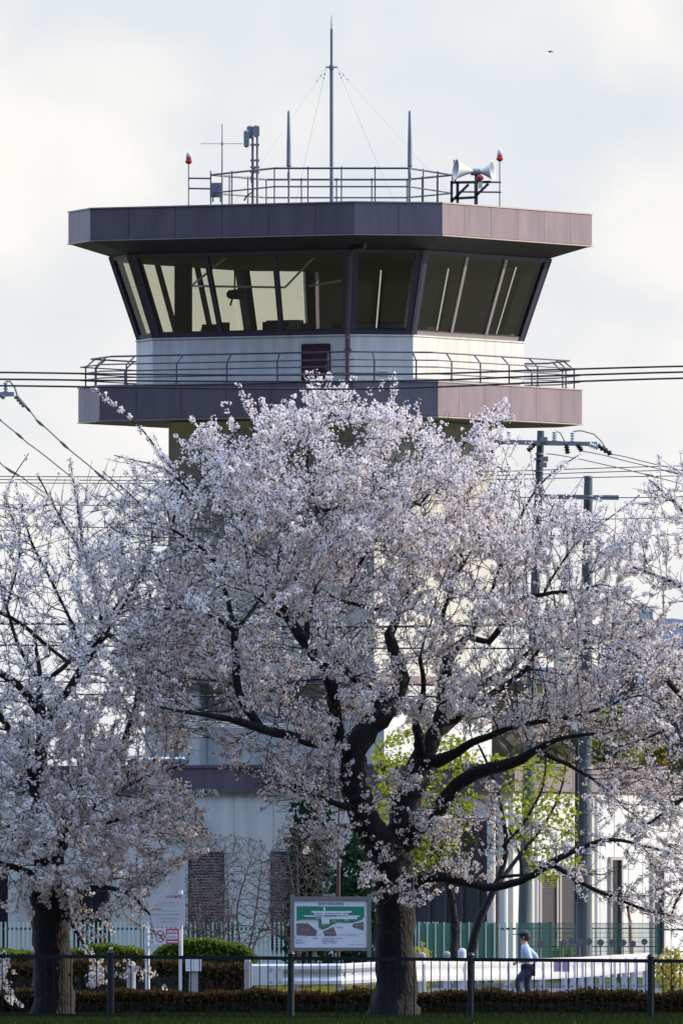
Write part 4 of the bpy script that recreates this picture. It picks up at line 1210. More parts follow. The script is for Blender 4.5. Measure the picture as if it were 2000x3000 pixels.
# little notice on a post, bollards
def bollard(px, ytop, w, Y, lab, m, cat='bollard', grp='bollards along the guardrail'):
    t = thing('bollard', lab, cat, Pg(px, Y), 0, grp)
    a = P(px, ytop, Y); r = w / 2 / S(Y)
    mb = MB(); mb.tube([Pg(px, Y), a - Vector((0, 0, r * .8)), a - Vector((0, 0, r * .25)), a], [r, r, r * .8, r * .3], 14); mb.build('bollard_shaft', m, t)
    mb = MB(); mb.tube([a - Vector((0, 0, r * 3)), a - Vector((0, 0, r * 2.4))], r * 1.06, 14); mb.build('band', M['steel'], t)
YG = 322.0
bollard(727, 2808, 22, YG - 1.5, 'grey rounded bollard at the left end of the white guardrail', M['greypost'])
bollard(385, 2816, 26, YG - 2, 'grey square topped bollard in front of the hedges near the tree at the left', M['greypost'])
bollard(1353, 2778, 24, 345, 'white rounded bollard behind the guardrail right of the thick trunk', M['guardpost'])
bollard(1308, 2787, 22, 345, 'dark grey bollard beside the white bollard behind the guardrail', M['greypost'])
bollard(1236, 2790, 22, 345, 'dark grey bollard next to the thick trunk behind the guardrail', M['greypost'])
t = thing('notice_post', 'short grey post carrying a small white two panel notice', 'sign', Pg(567, YG - 3))
mb = MB(); a = P(567, 2808, YG - 3); mb.box((a.x, YG - 3, a.z / 2), (.17, .1, a.z)); mb.build('post', M['greypost'], t)
mb = MB(); flat(mb, [(544, 2845), (566, 2845), (566, 2807), (544, 2807)], YG - 3.09, .03); flat(mb, [(568, 2845), (590, 2845), (590, 2807), (568, 2807)], YG - 3.09, .03); nb = mb.build('notice_panel', M['board'], t)
for k in range(4):
    text('お知らせ', 548, 2818 + k * 7, 3, YG - 3.094, M['greyink'], nb, width=14); text('ご注意', 572, 2818 + k * 7, 3, YG - 3.094, M['greyink'], nb, width=14)

# ------------------------------------------------------------------ guardrail
gr = thing('guardrail', 'white corrugated road guardrail curving away behind the low brown hedge', 'guardrail', Pg(1100, YG))
path = [(738, 2857, 322, 33), (830, 2857, 322, 33), (1000, 2856, 322.2, 33), (1110, 2850, 323, 32.5), (1215, 2843, 325, 32), (1480, 2840, 336, 31.5), (1600, 2838, 343, 31), (1700, 2834, 350, 30), (1760, 2829, 356, 29), (1820, 2824, 364, 27.5), (1870, 2820, 372, 26.5), (1900, 2817, 378, 26)]
prof = [(-1, .0), (-.82, .055), (-.52, .06), (-.30, .02), (-.12, -.035), (.12, -.035), (.30, .02), (.52, .06), (.82, .055), (1, .0)]   # (height, bulge)
rings = []
for x, y, Y, hh in path:
    c = P(x, y, Y); h = hh / S(Y)
    rings.append([Vector((c.x, Y - b, c.z + v * h)) for v, b in prof] + [Vector((c.x, Y - b + .012, c.z + v * h)) for v, b in reversed(prof)])
mb = MB(); mb.loft(rings); mb.build('rail_beam', M['guard'], gr)
mb = MB()
a = P(738, 2830, 322); b = P(829, 2886, 322)
mb.box(((a.x + b.x) / 2, 321.93, (a.z + b.z) / 2), (b.x - a.x, .012, a.z - b.z)); mb.build('end_panel', M['guard'], gr)
mb = MB()
for x, y in ((795, 2840), (820, 2840), (795, 2876), (820, 2876), (1010, 2852), (1032, 2852)): mb.tube([P(x, y, 321.95), P(x, y, 321.90)], .018, 8)
mb.build('bolt', M['steel'], gr)
def yat(px):
    for i in range(len(path) - 1):
        if path[i][0] <= px <= path[i + 1][0]:
            u = (px - path[i][0]) / (path[i + 1][0] - path[i][0]); return path[i][2] + u * (path[i + 1][2] - path[i][2]), path[i][1] + u * (path[i + 1][1] - path[i][1]), path[i][3] + u * (path[i + 1][3] - path[i][3])
    return path[-1][2], path[-1][1], path[-1][3]
for x in (795, 868, 990, 1002, 1128, 1236, 1308, 1352, 1484, 1586, 1652, 1677, 1701, 1728, 1762, 1795, 1828, 1856, 1890):
    Yp, yc, hh = yat(x); a = P(x, yc - hh * .6, Yp + .1)
    w = 18 / S(322)
    mb = MB(); mb.box((a.x, Yp + .14, a.z / 2), (w, .16, a.z)); p_ = mb.build('guardrail_post', M['guardpost'], gr)
    if x > 1580:
        r = P(x - 4, 2768 + (x % 3) * 3, Yp + .12)
        mb = MB(); mb.tube([(r.x, Yp + .12, a.z - .02), (r.x, Yp + .12, r.z)], .014, 6); mb.tube([(r.x, Yp + .09, r.z + .07), (r.x, Yp + .15, r.z + .07)], .075, 12); mb.build('reflector', M['reflector'], p_)
mb = MB()
prev = None
for x, y, Y, hh in path[5:]:
    q = P(x, 2891 - (Y - 322) * .1, Y + .03)
    if prev is not None: mb.tube([prev, q], .014, 5)
    prev = q
mb.build('stay_cable', M['cable'], gr)
t = thing('notice_plate', 'pale mauve notice with two panels fixed on the guardrail right of the cyclist', 'sign', P(1644, 2830, 340))
mb = MB(); flat(mb, [(1621, 2847), (1643, 2847), (1643, 2812), (1621, 2812)], 340.1, .02); flat(mb, [(1645, 2847), (1667, 2847), (1667, 2812), (1645, 2812)], 340.1, .02); nb = mb.build('plate', mat('mauve_notice', (.40, .34, .44), .6), t)
for k in range(4):
    text('工事中', 1625, 2821 + k * 7, 3, 340.09, M['redink'], nb, width=14); text('通行止', 1649, 2821 + k * 7, 3, 340.09, M['greyink'], nb, width=14)

# ------------------------------------------------------------------ black iron fence in the foreground
YI = 279.0
fn = thing('iron_fence', 'dark iron railing fence with slim vertical bars across the foreground', 'fence', Pg(1000, YI))
def ff(px, top):   # depth and rows along the fence
    u = px / 2000.0
    return 280.5 - 4 * u, (2797 + 15 * u) if top else (2969 + 15 * u)
mb = MB()
for top in (1, 0):
    prev = None
    for px in (-120, 500, 1000, 1500, 2120):
        Y, y = ff(px, top); q = P(px, y + 4, Y)
        if prev is not None: mb.bar(prev, q, .04, .06 if top else .045)
        prev = q
mb.build('fence_rail', M['iron'], fn)
mb = MB(); px = -118.0
while px < 2120:
    Y, y1 = ff(px, 1); _, y0 = ff(px, 0)
    if min(abs(px - q) for q in (-201, 325, 852, 1378, 1905)) > 9:
        a, b = P(px, y0 + 4, Y), P(px, y1 + 6, Y); mb.box((a.x, Y, (a.z + b.z) / 2), (.017, .017, b.z - a.z))
    px += 25.1
mb.build('fence_bar', M['iron'], fn)
for px in (325, 852, 1378, 1905):
    Y, y1 = ff(px, 1); a = P(px, y1 - 8, Y)
    mb = MB(); mb.tube([(a.x, Y, 0), (a.x, Y, a.z - .03)], .058, 12); mb.tube([(a.x, Y, a.z - .03), (a.x, Y, a.z), (a.x, Y, a.z + .04), (a.x, Y, a.z + .05)], [.05, .066, .05, .015], 12); mb.build('fence_post', M['iron'], fn)

# ------------------------------------------------------------------ jogger
CY = 308.0
def skin_mesh(name, verts, edges, radii, m, parent, sub=2):
    me = bpy.data.meshes.new(name)
    Mi = root_matrix(parent).inverted()
    me.from_pydata([tuple(Mi @ Vector(v)) for v in verts], edges, [])
    o = bpy.data.objects.new(name, me); COL.objects.link(o)
    md = o.modifiers.new('skin', 'SKIN'); md.use_smooth_shade = True
    for i, r in enumerate(radii):
        sv = me.skin_vertices[0].data[i]; sv.radius = r if isinstance(r, tuple) else (r, r); sv.use_root = (i == 0)
    o.modifiers.new('sub', 'SUBSURF').levels = sub; o.modifiers['sub'].render_levels = sub
    dg = bpy.context.evaluated_depsgraph_get()
    m2 = bpy.data.meshes.new_from_object(o.evaluated_get(dg)); m2.name = name
    bpy.data.objects.remove(o); m2.materials.clear(); m2.materials.append(m)
    return link(name, m2, parent)
def ball(mb, c, r, n=12, sq=(1, 1, 1), half=False):
    c = Vector(c); rings = []
    lo = 0 if half else -math.pi / 2
    for i in range(9):
        t_ = lo + (math.pi / 2 - lo) * i / 8
        rr = max(math.cos(t_), .02)
        rings.append([c + Vector((math.cos(2 * math.pi * k / n) * rr * r * sq[0], math.sin(2 * math.pi * k / n) * rr * r * sq[1], math.sin(t_) * r * sq[2])) for k in range(n)])
    mb.loft(rings)
hx = P(1541, 2800, CY).x
ps = thing('person', 'jogger in a dark peaked cap, pale blue shirt and navy trousers heading left', 'person', (hx, CY, 0))
def hp_(dx, dy, z): return Vector((hx + dx, CY + dy, z))
pel = hp_(.03, 0, .83); wst = hp_(.015, 0, .94); chs = hp_(-.02, 0, 1.13); nk = hp_(-.035, 0, 1.25); hdc = hp_(-.05, 0, 1.385)
J = {}
for s in (-1, 1):
    J['sh', s] = chs + Vector((.0, s * .165, .055)); J['hip', s] = pel + Vector((0, s * .085, -.03))
J['el', -1] = hp_(.07, -.24, .95); J['wr', -1] = hp_(-.15, -.17, .905)
J['el', 1] = hp_(.20, .24, 1.0); J['wr', 1] = hp_(.10, .21, .80)
J['kn', -1] = hp_(-.17, -.085, .56); J['an', -1] = hp_(-.11, -.085, .19); J['to', -1] = hp_(-.26, -.085, .12)
J['kn', 1] = hp_(.015, .085, .45); J['an', 1] = hp_(.10, .085, .085); J['to', 1] = hp_(-.06, .085, .035)
V_, E_, R_ = [], [], []
def av(p, r, par=None):
    V_.append(Vector(p)); R_.append(r)
    if par is not None: E_.append((par, len(V_) - 1))
    return len(V_) - 1
i0 = av(pel, (.12, .10)); i1 = av(wst, (.105, .09), i0); i2 = av(chs, (.125, .10), i1); i3 = av(nk, .05, i2); i4 = av(hdc - Vector((0, 0, .04)), .068, i3); av(hdc + Vector((.01, 0, .045)), .08, i4)
for s in (-1, 1):
    k = av(J['sh', s], .052, i2); k = av(J['el', s], .04, k); av(J['wr', s], .027, k)
    k = av(J['hip', s], .088, i0); k = av(J['kn', s], .058, k); k = av(J['an', s], .038, k); av(J['to', s], .034, k)
body = skin_mesh('body', V_, E_, R_, M['skin'], ps)
for s in (-1, 1):       # half closed hands: palm, four unequal bent fingers and a thumb
    w0 = J['wr', s]; d = (w0 - J['el', s]).normalized(); sd = Vector((0, s, 0)); dn = d.cross(sd).normalized()
    if dn.z > 0: dn = -dn
    f = lambda a_, b_, c_: w0 + d * a_ + dn * b_ + sd * c_
    v = [w0, f(.035, 0, 0), f(.07, 0, 0)]; e_ = [(0, 1), (1, 2)]; r_ = [.024, .028, .024]
    for k, ln in enumerate((.9, 1.0, .94, .76)):
        o_ = -.024 + .016 * k; b0 = len(v)
        v += [f(.078, .01 * k - .012, o_ * .4), f(.078 + .03 * ln, .012 * k - .01, o_ * .4 - .004), f(.082 + .028 * ln, .012 * k, o_ * .4 - .03), f(.06, .012 * k, o_ * .4 - .036)]
        e_ += [(2, b0), (b0, b0 + 1), (b0 + 1, b0 + 2), (b0 + 2, b0 + 3)]; r_ += [.0095, .009, .0085, .008]
    b0 = len(v); v += [f(.03, -.03, -.01), f(.065, -.036, -.025)]; e_ += [(1, b0), (b0, b0 + 1)]; r_ += [.012, .0095]
    skin_mesh('hand', v, e_, r_, M['skin'], body, 1)
V_, E_, R_ = [], [], []
i0 = av(pel + Vector((0, 0, .0)), (.142, .125)); i1 = av(wst, (.128, .115), i0); i2 = av(chs, (.145, .122), i1); av(nk - Vector((0, 0, .03)), .066, i2)
for s in (-1, 1): k = av(J['sh', s], .067, i2); k = av(J['el', s], .052, k); av(J['el', s].lerp(J['wr', s], .75), .04, k)
skin_mesh('shirt', V_, E_, R_, M['shirt'], body)
V_, E_, R_ = [], [], []
i0 = av(pel - Vector((0, 0, .03)), (.135, .118))
for s in (-1, 1): k = av(J['hip', s] - Vector((0, 0, .03)), .10, i0); k = av(J['kn', s], .072, k); av(J['an', s] + Vector((0, 0, .05)), .055, k)
skin_mesh('trousers', V_, E_, R_, M['trousers'], body)
for s in (-1, 1):
    a_, b_ = J['an', s], J['to', s]; t_ = (b_ - a_); t_.normalize(); up_ = Vector((0, 0, 1)); up_ = (up_ - t_ * up_.dot(t_)).normalized(); y_ = Vector((0, 1, 0))
    ring = lambda c, w, h0, h1: [c - y_ * w + up_ * h0, c + y_ * w + up_ * h0, c + y_ * w + up_ * h1, c - y_ * w + up_ * h1]
    mb = MB(); mb.loft([ring(a_ - t_ * .07, .035, -.05, .03), ring(a_, .042, -.055, .055), ring(a_.lerp(b_, .6), .046, -.05, .03), ring(b_ + t_ * .06, .03, -.045, -.005)]); mb.build('shoe', M['black'], body)
mb = MB(); ball(mb, hdc + Vector((.03, 0, .01)), .10, 14, (1, .95, 1.1)); mb.build('hair', M['hair'], body, smooth=True)
mb = MB(); ball(mb, hdc + Vector((.008, 0, .04)), .115, 16, (1.02, .95, .78), True); mb.build('cap', M['cap'], body, smooth=True)
mb = MB(); c = hdc + Vector((-.085, 0, .046)); mb.loft([[c + Vector((-.13 * math.cos(a), .085 * math.sin(a), z)) for a in np.linspace(-1.57, 1.57, 9)] for z in (-.012, .004)]); mb.build('cap_peak', M['cap'], body)
mb = MB(); mb.loft([[hdc + Vector((-.065, d * .012, .02)) for d in (-1, 1)] + [hdc + Vector((-.065, 0, .03))], [hdc + Vector((-.105, d * .018, -.025)) for d in (-1, 1)] + [hdc + Vector((-.08, 0, -.005))]]); mb.build('nose', M['skin'], body)
for s in (-1, 1):
    mb = MB(); ball(mb, hdc + Vector((-.07, s * .03, .012)), .011, 8); mb.build('eye', M['black'], body)
    mb = MB(); ball(mb, hdc + Vector((.0, s * .08, -.01)), .028, 8, (.7, .4, 1.1)); mb.build('ear', M['skin'], body)
mb = MB(); mb.box(hdc + Vector((-.075, 0, -.055)), (.012, .04, .009)); mb.build('mouth', M['redink'], body)

# orange topped marker by the sunlit wall
t = thing('marker_pole', 'slim orange marker pole in front of the sunlit wall', 'pole', Pg(1845, 440))
mb = MB(); mb.tube([Pg(1850, 440), P(1844, 2700, 440), P(1838, 2658, 440)], .045, 8); mb.build('pole_shaft', M['orange'], t)
mb = MB(); mb.tube([P(1838, 2662, 440), P(1838, 2653, 440)], .055, 8); mb.build('pole_cap', M['black'], t)
# bird far up in the sky
bp_ = P(1610, 152, 500)
mb = MB(); mb.tube([bp_ + Vector((-.08, 0, 0)), bp_ + Vector((-.04, 0, .005)), bp_, bp_ + Vector((.05, 0, 0)), bp_ + Vector((.1, 0, .005))], [.006, .017, .02, .012, .014], 8)
for s in (-1, 1): mb.hexa([bp_ + .5 * Vector(q) for q in ((-.06, 0, .02), (.05, 0, .02), (.10, s * .28, .06), (.02, s * .28, .06), (-.06, 0, .03), (.05, 0, .03), (.10, s * .28, .065), (.02, s * .28, .065))])
tag(mb.build('bird', M['black']), 'tiny dark bird high in the sky right of the mast', 'bird')
# ------------------------------------------------------------------ trees
def inpoly(poly, x, y):
    poly = np.array(poly, float); n = len(poly)
    r = np.zeros(len(x), bool); j = n - 1
    for i in range(n):
        xi, yi = poly[i]; xj, yj = poly[j]
        c = ((yi > y) != (yj > y)) & (x < (xj - xi) * (y - yi) / (yj - yi + 1e-12) + xi)
        r ^= c; j = i
    return r
def sample_poly(poly, n):
    p = np.array(poly, float); lo, hi = p.min(0), p.max(0)
    out_ = []
    tot = 0
    while tot < n:
        q = rng.uniform(lo, hi, (n * 2, 2)); k = q[inpoly(poly, q[:, 0], q[:, 1])]
        out_.append(k); tot += len(k)
    return np.concatenate(out_)[:n]
def Pn(px, Y):   # vectorised P
    u = (px[:, 0] - 1000.0) / FPX; v = -(px[:, 1] - 1500.0) / FPX
    dy = _cp - v * _sp; t = Y / dy
    return np.stack([u * t, Y, CAMZ + (_sp + v * _cp) * t], 1)

def colonize(pos, par, attr, infl, kill, step, iters, inertia=0.5, up=0.05, maxch=3, ctr=None):
    """space colonisation: grows nodes from the traced limbs towards the attractor points"""
    pos = [np.array(p) for p in pos]; par = list(par)
    A = attr.copy()
    P0 = np.array(pos)
    near = np.zeros(len(A), int); nd = np.full(len(A), 1e9)
    for s0 in range(0, len(A), 2000):
        d = ((A[s0:s0 + 2000, None, :] - P0[None]) ** 2).sum(-1)
        near[s0:s0 + 2000] = d.argmin(1); nd[s0:s0 + 2000] = np.sqrt(d.min(1))
    dirs = [np.zeros(3) if par[i] < 0 else (pos[i] - pos[par[i]]) / (np.linalg.norm(pos[i] - pos[par[i]]) + 1e-9) for i in range(len(pos))]
    nch = np.zeros(400000, int)
    for i, p in enumerate(par):
        if p >= 0: nch[p] += 1
    for it in range(iters):
        act = nd < infl
        if not act.any(): break
        idx = near[act]
        d = A[act] - np.array([pos[i] for i in idx]); d /= np.linalg.norm(d, axis=1)[:, None] + 1e-9
        un, inv = np.unique(idx, return_inverse=True)
        sm = np.zeros((len(un), 3)); np.add.at(sm, inv, d)
        newp = []; b0 = len(pos)
        for k, i in enumerate(un):
            if nch[i] >= maxch: 
                continue
            v = sm[k] / (np.linalg.norm(sm[k]) + 1e-9) + dirs[i] * inertia + rng.normal(0, .12, 3) + np.array([0, 0, up])
            if ctr is not None:
                w_ = pos[i] - ctr; v = v + .42 * w_ / (np.linalg.norm(w_) + 1e-9)
            v /= np.linalg.norm(v) + 1e-9
            q = pos[i] + v * step
            pos.append(q); par.append(int(i)); dirs.append(v); nch[i] += 1; newp.append(q)
        if not newp: break
        NP = np.array(newp)
        d = np.sqrt(((A[:, None, :] - NP[None]) ** 2).sum(-1)) if len(A) * len(NP) < 4e6 else None
        if d is None:
            jm = np.zeros(len(A), int); dm = np.zeros(len(A))
            for s0 in range(0, len(A), 800):
                dd = ((A[s0:s0 + 800, None, :] - NP[None]) ** 2).sum(-1); jm[s0:s0 + 800] = dd.argmin(1); dm[s0:s0 + 800] = np.sqrt(dd.min(1))
        else:
            jm = d.argmin(1); dm = d.min(1)
        b = dm < nd
        near[b] = b0 + jm[b]; nd[b] = dm[b]
        # attractors held by saturated nodes are dropped
        keep = (nd > kill) & ~((nch[near] >= maxch) & (nd < infl * .5))
        A = A[keep]; near = near[keep]; nd = nd[keep]
        if len(A) == 0: break
    return np.array(pos), np.array(par)

def limbs_to_nodes(limbs, Yc, step=.16):
    """limbs: list of (points, attach); points are (px, py, dY, diameter in photo px)"""
    pos, par, rad, chains = [], [], [], []
    for li, pts in enumerate(limbs):
        pr = [(P(x, y, Yc + dy), w / 2 / S(Yc)) for x, y, dy, w in pts]
        # smooth by Catmull-Rom
        seq = []
        for i in range(len(pr) - 1):
            p0, p1, p2, p3 = pr[max(i - 1, 0)], pr[i], pr[i + 1], pr[min(i + 2, len(pr) - 1)]
            n = max(2, int((p2[0] - p1[0]).length / step))
            for k in range(n):
                u = k / n
                q = .5 * (2 * p1[0] + (p2[0] - p0[0]) * u + (2 * p0[0] - 5 * p1[0] + 4 * p2[0] - p3[0]) * u * u + (3 * p1[0] - p0[0] - 3 * p2[0] + p3[0]) * u ** 3)
                q = q + Vector(rng.normal(0, min(.018, .10 * p1[1]), 3))
                seq.append((q, p1[1] + (p2[1] - p1[1]) * u))
        seq.append(pr[-1])
        att = -1
        if li:
            a = np.array(pos); d = np.linalg.norm(a - np.array(seq[0][0]), axis=1)
            att = int(d.argmin())
        chain = []
        for q, r in seq:
            pos.append(np.array(q)); rad.append(r); par.append(att); att = len(pos) - 1; chain.append(att)
        chains.append(chain)
    return pos, par, rad, chains

def seg_tubes(a, b, ra, rb, n=4):
    """many separate short cones as one vertex/face array"""
    d = b - a; ln = np.linalg.norm(d, axis=1)[:, None] + 1e-9; d = d / ln
    h = np.where(np.abs(d[:, 2:3]) < .9, np.array([[0, 0, 1.0]]), np.array([[1.0, 0, 0]]))
    x = np.cross(d, h); x /= np.linalg.norm(x, axis=1)[:, None] + 1e-9; y = np.cross(d, x)
    ang = 2 * np.pi * np.arange(n) / n
    ra = np.asarray(ra)[:, None, None]; rb = np.asarray(rb)[:, None, None]
    ring = x[:, None, :] * np.cos(ang)[None, :, None] + y[:, None, :] * np.sin(ang)[None, :, None]
    e = d[:, None, :] * np.minimum(.4 * rb, .02)
    v = np.concatenate([a[:, None, :] + ring * ra - e, b[:, None, :] + ring * rb + e], 1)
    N_ = len(a); base = (np.arange(N_) * 2 * n)[:, None, None]
    k = np.arange(n); f = np.stack([k, (k + 1) % n, (k + 1) % n + n, k + n], 1)[None] + base
    return v.reshape(-1, 3), f.reshape(-1, 4)

def discs(c, nrm, r, n=5):
    h = np.where(np.abs(nrm[:, 2:3]) < .9, np.array([[0, 0, 1.0]]), np.array([[1.0, 0, 0]]))
    x = np.cross(nrm, h); x /= np.linalg.norm(x, axis=1)[:, None] + 1e-9; y = np.cross(nrm, x)
    a0 = rng.uniform(0, 6.28, len(c))
    ang = a0[:, None] + 2 * np.pi * np.arange(n)[None] / n
    rr = r[:, None] * rng.uniform(.75, 1.2, (len(c), n))
    v = c[:, None, :] + x[:, None, :] * (np.cos(ang) * rr)[..., None] + y[:, None, :] * (np.sin(ang) * rr)[..., None]
    v += nrm[:, None, :] * (rng.uniform(-.35, .35, (len(c), n)) * r[:, None])[..., None]
    f = np.arange(len(c) * n).reshape(-1, n)
    return v.reshape(-1, 3), f

def topo_radius(pos, par, nl, rad, tip, expo=2.3):
    n = len(pos); acc = np.zeros(n); r = np.zeros(n)
    for i in range(n - 1, -1, -1):
        r[i] = max(acc[i] ** (1 / expo) if acc[i] > 0 else tip, tip)
        if i < nl: r[i] = max(min(r[i], rad[i] * 1.05), rad[i])
        if par[i] >= 0 and not (i < nl and par[i] < nl): acc[par[i]] += r[i] ** expo
        elif par[i] >= 0: acc[par[i]] = max(acc[par[i]], r[i] ** expo)
    for i in range(nl, n):      # side shoots stay slimmer than what bears them
        p = par[i]
        if p >= 0: r[i] = min(r[i], r[p] * (.62 if p < nl else .98))
    return r

CL = .86
SHOOT = 3
def cherry(name, label, Yc, limbs, crowns, dens, n_trunk, group, infl=3.0, kill=.2, step=.13, moss=True, fl=1.12, seed=1):
    global rng
    rng = np.random.default_rng(seed); random.seed(seed)
    pos, par, rad, chains = limbs_to_nodes(limbs, Yc)
    nl = len(pos)
    attr = []
    for poly, n, y0, y1 in crowns:
        q = sample_poly(poly, n)
        # round the crown off in depth towards its outline
        c = q.mean(0); ext = np.abs(q - c).max(0); rr = np.clip(np.sqrt((((q - c) / ext) ** 2).sum(1)), 0, 1)
        f = np.sqrt(np.clip(1.12 - rr ** 2, .12, 1))
        Yv = Yc + (y0 + y1) / 2 + rng.uniform(-1, 1, n) * (y1 - y0) / 2 * f
        attr.append(Pn(q, Yv))
    attr = np.concatenate(attr)
    allow = [i for i in range(nl) if rad[i] < .17]
    fork = np.array(P(limbs[0][-1][0], limbs[0][-1][1] - 150, Yc))
    pos_a, par_a = colonize(pos, par, attr, infl, kill, step, 120, ctr=fork)
    n = len(pos_a)
    r = topo_radius(pos_a, par_a, nl, rad, .0042)
    base = P(limbs[0][0][0], HZ, Yc); 
    t = thing(name, label, 'tree', (base.x, Yc, 0), 0, group)
    # trunk and traced limbs
    mb = MB()
    for ci, ch in enumerate(chains):
        pts = [pos_a[i] for i in ch]; rr = [rad[i] for i in ch]
        if ci: pts = [pos_a[par_a[ch[0]]]] + pts; rr = [rr[0]] + rr
        mb.tube(pts, rr, 18 if rr[0] > .15 else (10 if rr[0] > .05 else 6), True, .07 if rr[0] > .05 else .03)
    tr = mb.build('trunk', M['bark'], t, smooth=True)
    # branches and twigs
    seg = np.arange(nl, n); p = par_a[seg]
    ra = np.minimum(r[p], np.maximum(r[seg] * 1.25, .004)); rb = r[seg]
    v, f = seg_tubes(pos_a[p], pos_a[seg], ra, rb, 4)
    # blossom clusters on the thin wood
    thin = seg[(r[seg] < .016)]
    def pix(q): return np.stack([1000 + FPX * q[:, 0] / q[:, 1], HZ - FPX * (q[:, 2] - CAMZ) / q[:, 1]], 1)
    # straight side twigs, two segments each
    dn = dens(pix(pos_a[thin]))
    ti = np.repeat(thin, rng.poisson(.75 * np.clip(dn, .25, 1.6)))
    s0 = pos_a[ti]; d0 = s0 - pos_a[par_a[ti]]; d0 /= np.linalg.norm(d0, axis=1)[:, None] + 1e-9
    rad_ = s0 - fork; rad_ /= np.linalg.norm(rad_, axis=1)[:, None]
    dv = d0 * .8 + rad_ * .55 + rng.normal(0, .5, d0.shape) + np.array([0, 0, .12]); dv /= np.linalg.norm(dv, axis=1)[:, None]
    tl_ = np.clip(rng.gamma(4, .065, len(ti)), .07, .8)[:, None]
    s1 = s0 + dv * tl_ * .5; dv2 = dv + rng.normal(0, .15, dv.shape) + np.array([0, 0, .12]); dv2 /= np.linalg.norm(dv2, axis=1)[:, None]
    s2 = s1 + dv2 * tl_ * .5
    # long shoots that break the outline of the crown
    ap = pix(pos_a[thin]); bins = (ap[:, 0] // 35).astype(int); shoots = []
    for b_ in np.unique(bins):
        q = np.where(bins == b_)[0]
        if len(q) < 6: continue
        top = np.sort(ap[q, 1])[2]
        cand = q[ap[q, 1] < top + 75]
        if not SHOOT: continue
        shoots += list(rng.choice(thin[cand], min(len(cand), SHOOT), replace=False))
    if shoots:
        sh_ = np.array(shoots); cx_ = (pos_a[nl:, 0].min() + pos_a[nl:, 0].max()) / 2; hw = (pos_a[nl:, 0].max() - pos_a[nl:, 0].min()) / 2
        hd_ = np.stack([(pos_a[sh_, 0] - cx_) / hw * .9, np.zeros(len(sh_)), np.ones(len(sh_)) * .85], 1) + rng.normal(0, .28, (len(sh_), 3))
        hd_ /= np.linalg.norm(hd_, axis=1)[:, None]
        ln_ = np.clip(rng.gamma(3, .14, len(sh_)), .15, .85)[:, None]
        h1 = pos_a[sh_] + hd_ * ln_ * .5; hd2 = hd_ + rng.normal(0, .13, hd_.shape); hd2 /= np.linalg.norm(hd2, axis=1)[:, None]
        s0 = np.concatenate([s0, pos_a[sh_]]); s1 = np.concatenate([s1, h1]); s2 = np.concatenate([s2, h1 + hd2 * ln_ * .5]); tl_ = np.concatenate([tl_, ln_]); ti = np.concatenate([ti, sh_])
    m1 = np.full(len(ti), 1.45)
    vt, ft = seg_tubes(np.concatenate([s0, s1]), np.concatenate([s1, s2]), np.concatenate([m1 * .0050, m1 * .0038]), np.concatenate([m1 * .0038, m1 * .0022]), 3)
    np_mesh('twig', vt, ft, M['twig'], parent=t)
    # blossom clusters along the thin wood and the side twigs
    tl0 = np.array([i for i in range(nl) if rad[i] < .026 and par_a[i] >= 0])
    cA = np.concatenate([np.repeat(thin, rng.poisson(dn * .5)), np.repeat(tl0, rng.poisson(4.6 * np.clip(dens(pix(pos_a[tl0])), .5, 1.4)))])
    pp = pos_a[par_a[cA]]; c0 = pp + (pos_a[cA] - pp) * rng.uniform(0, 1, (len(cA), 1))
    cnt = rng.poisson(np.clip(dens(pix(s1)), 0, 3) * tl_[:, 0] * 11 * CL * np.where(tl_[:, 0] > .5, .8, 1))
    k = np.repeat(np.arange(len(ti)), cnt); u = rng.uniform(0.1, 1.02, (len(k), 1))
    c1 = np.where(u < .5, s0[k] + (s1[k] - s0[k]) * u * 2, s1[k] + (s2[k] - s1[k]) * (u * 2 - 1))
    c0 = np.concatenate([c0, c1]); ci = c0
    off = rng.normal(0, 1, (len(c0), 3)); off[:, 2] -= .25; off /= np.linalg.norm(off, axis=1)[:, None]
    cc = c0 + off * rng.uniform(.012, .035, (len(c0), 1))
    v2, f2 = seg_tubes(c0, cc, np.full(len(c0), .0022), np.full(len(c0), .0018), 3)
    np_mesh('branch', v, f, M['twig'], parent=t)
    np_mesh('flower_stalk', v2, f2, M['pedicel'], parent=t)
    nf = rng.integers(6, 12, len(ci))
    k = np.repeat(np.arange(len(ci)), nf)
    cr = (rng.gamma(11, .0035, len(ci)) * fl)[k]
    nrm = rng.normal(0, 1, (len(k), 3)); nrm /= np.linalg.norm(nrm, axis=1)[:, None]
    fc = cc[k] + nrm * cr[:, None]
    tl = nrm + rng.normal(0, .55, (len(k), 3)); tl /= np.linalg.norm(tl, axis=1)[:, None]
    v3, f3 = discs(fc, tl, rng.uniform(.0145, .0215, len(k)) * fl, 5)
    np_mesh('blossom', v3, f3, M['petal'], parent=t)
    nb = int(len(c0) * 2.0); kb = rng.integers(0, len(c0), nb)
    nr_ = rng.normal(0, 1, (nb, 3)); nr_ /= np.linalg.norm(nr_, axis=1)[:, None]
    v5, f5 = discs(c0[kb] + rng.normal(0, .025, (nb, 3)), nr_, rng.uniform(.008, .02, nb), 4)
    np_mesh('young_leaves', v5, f5, M['budleaf'], parent=t)
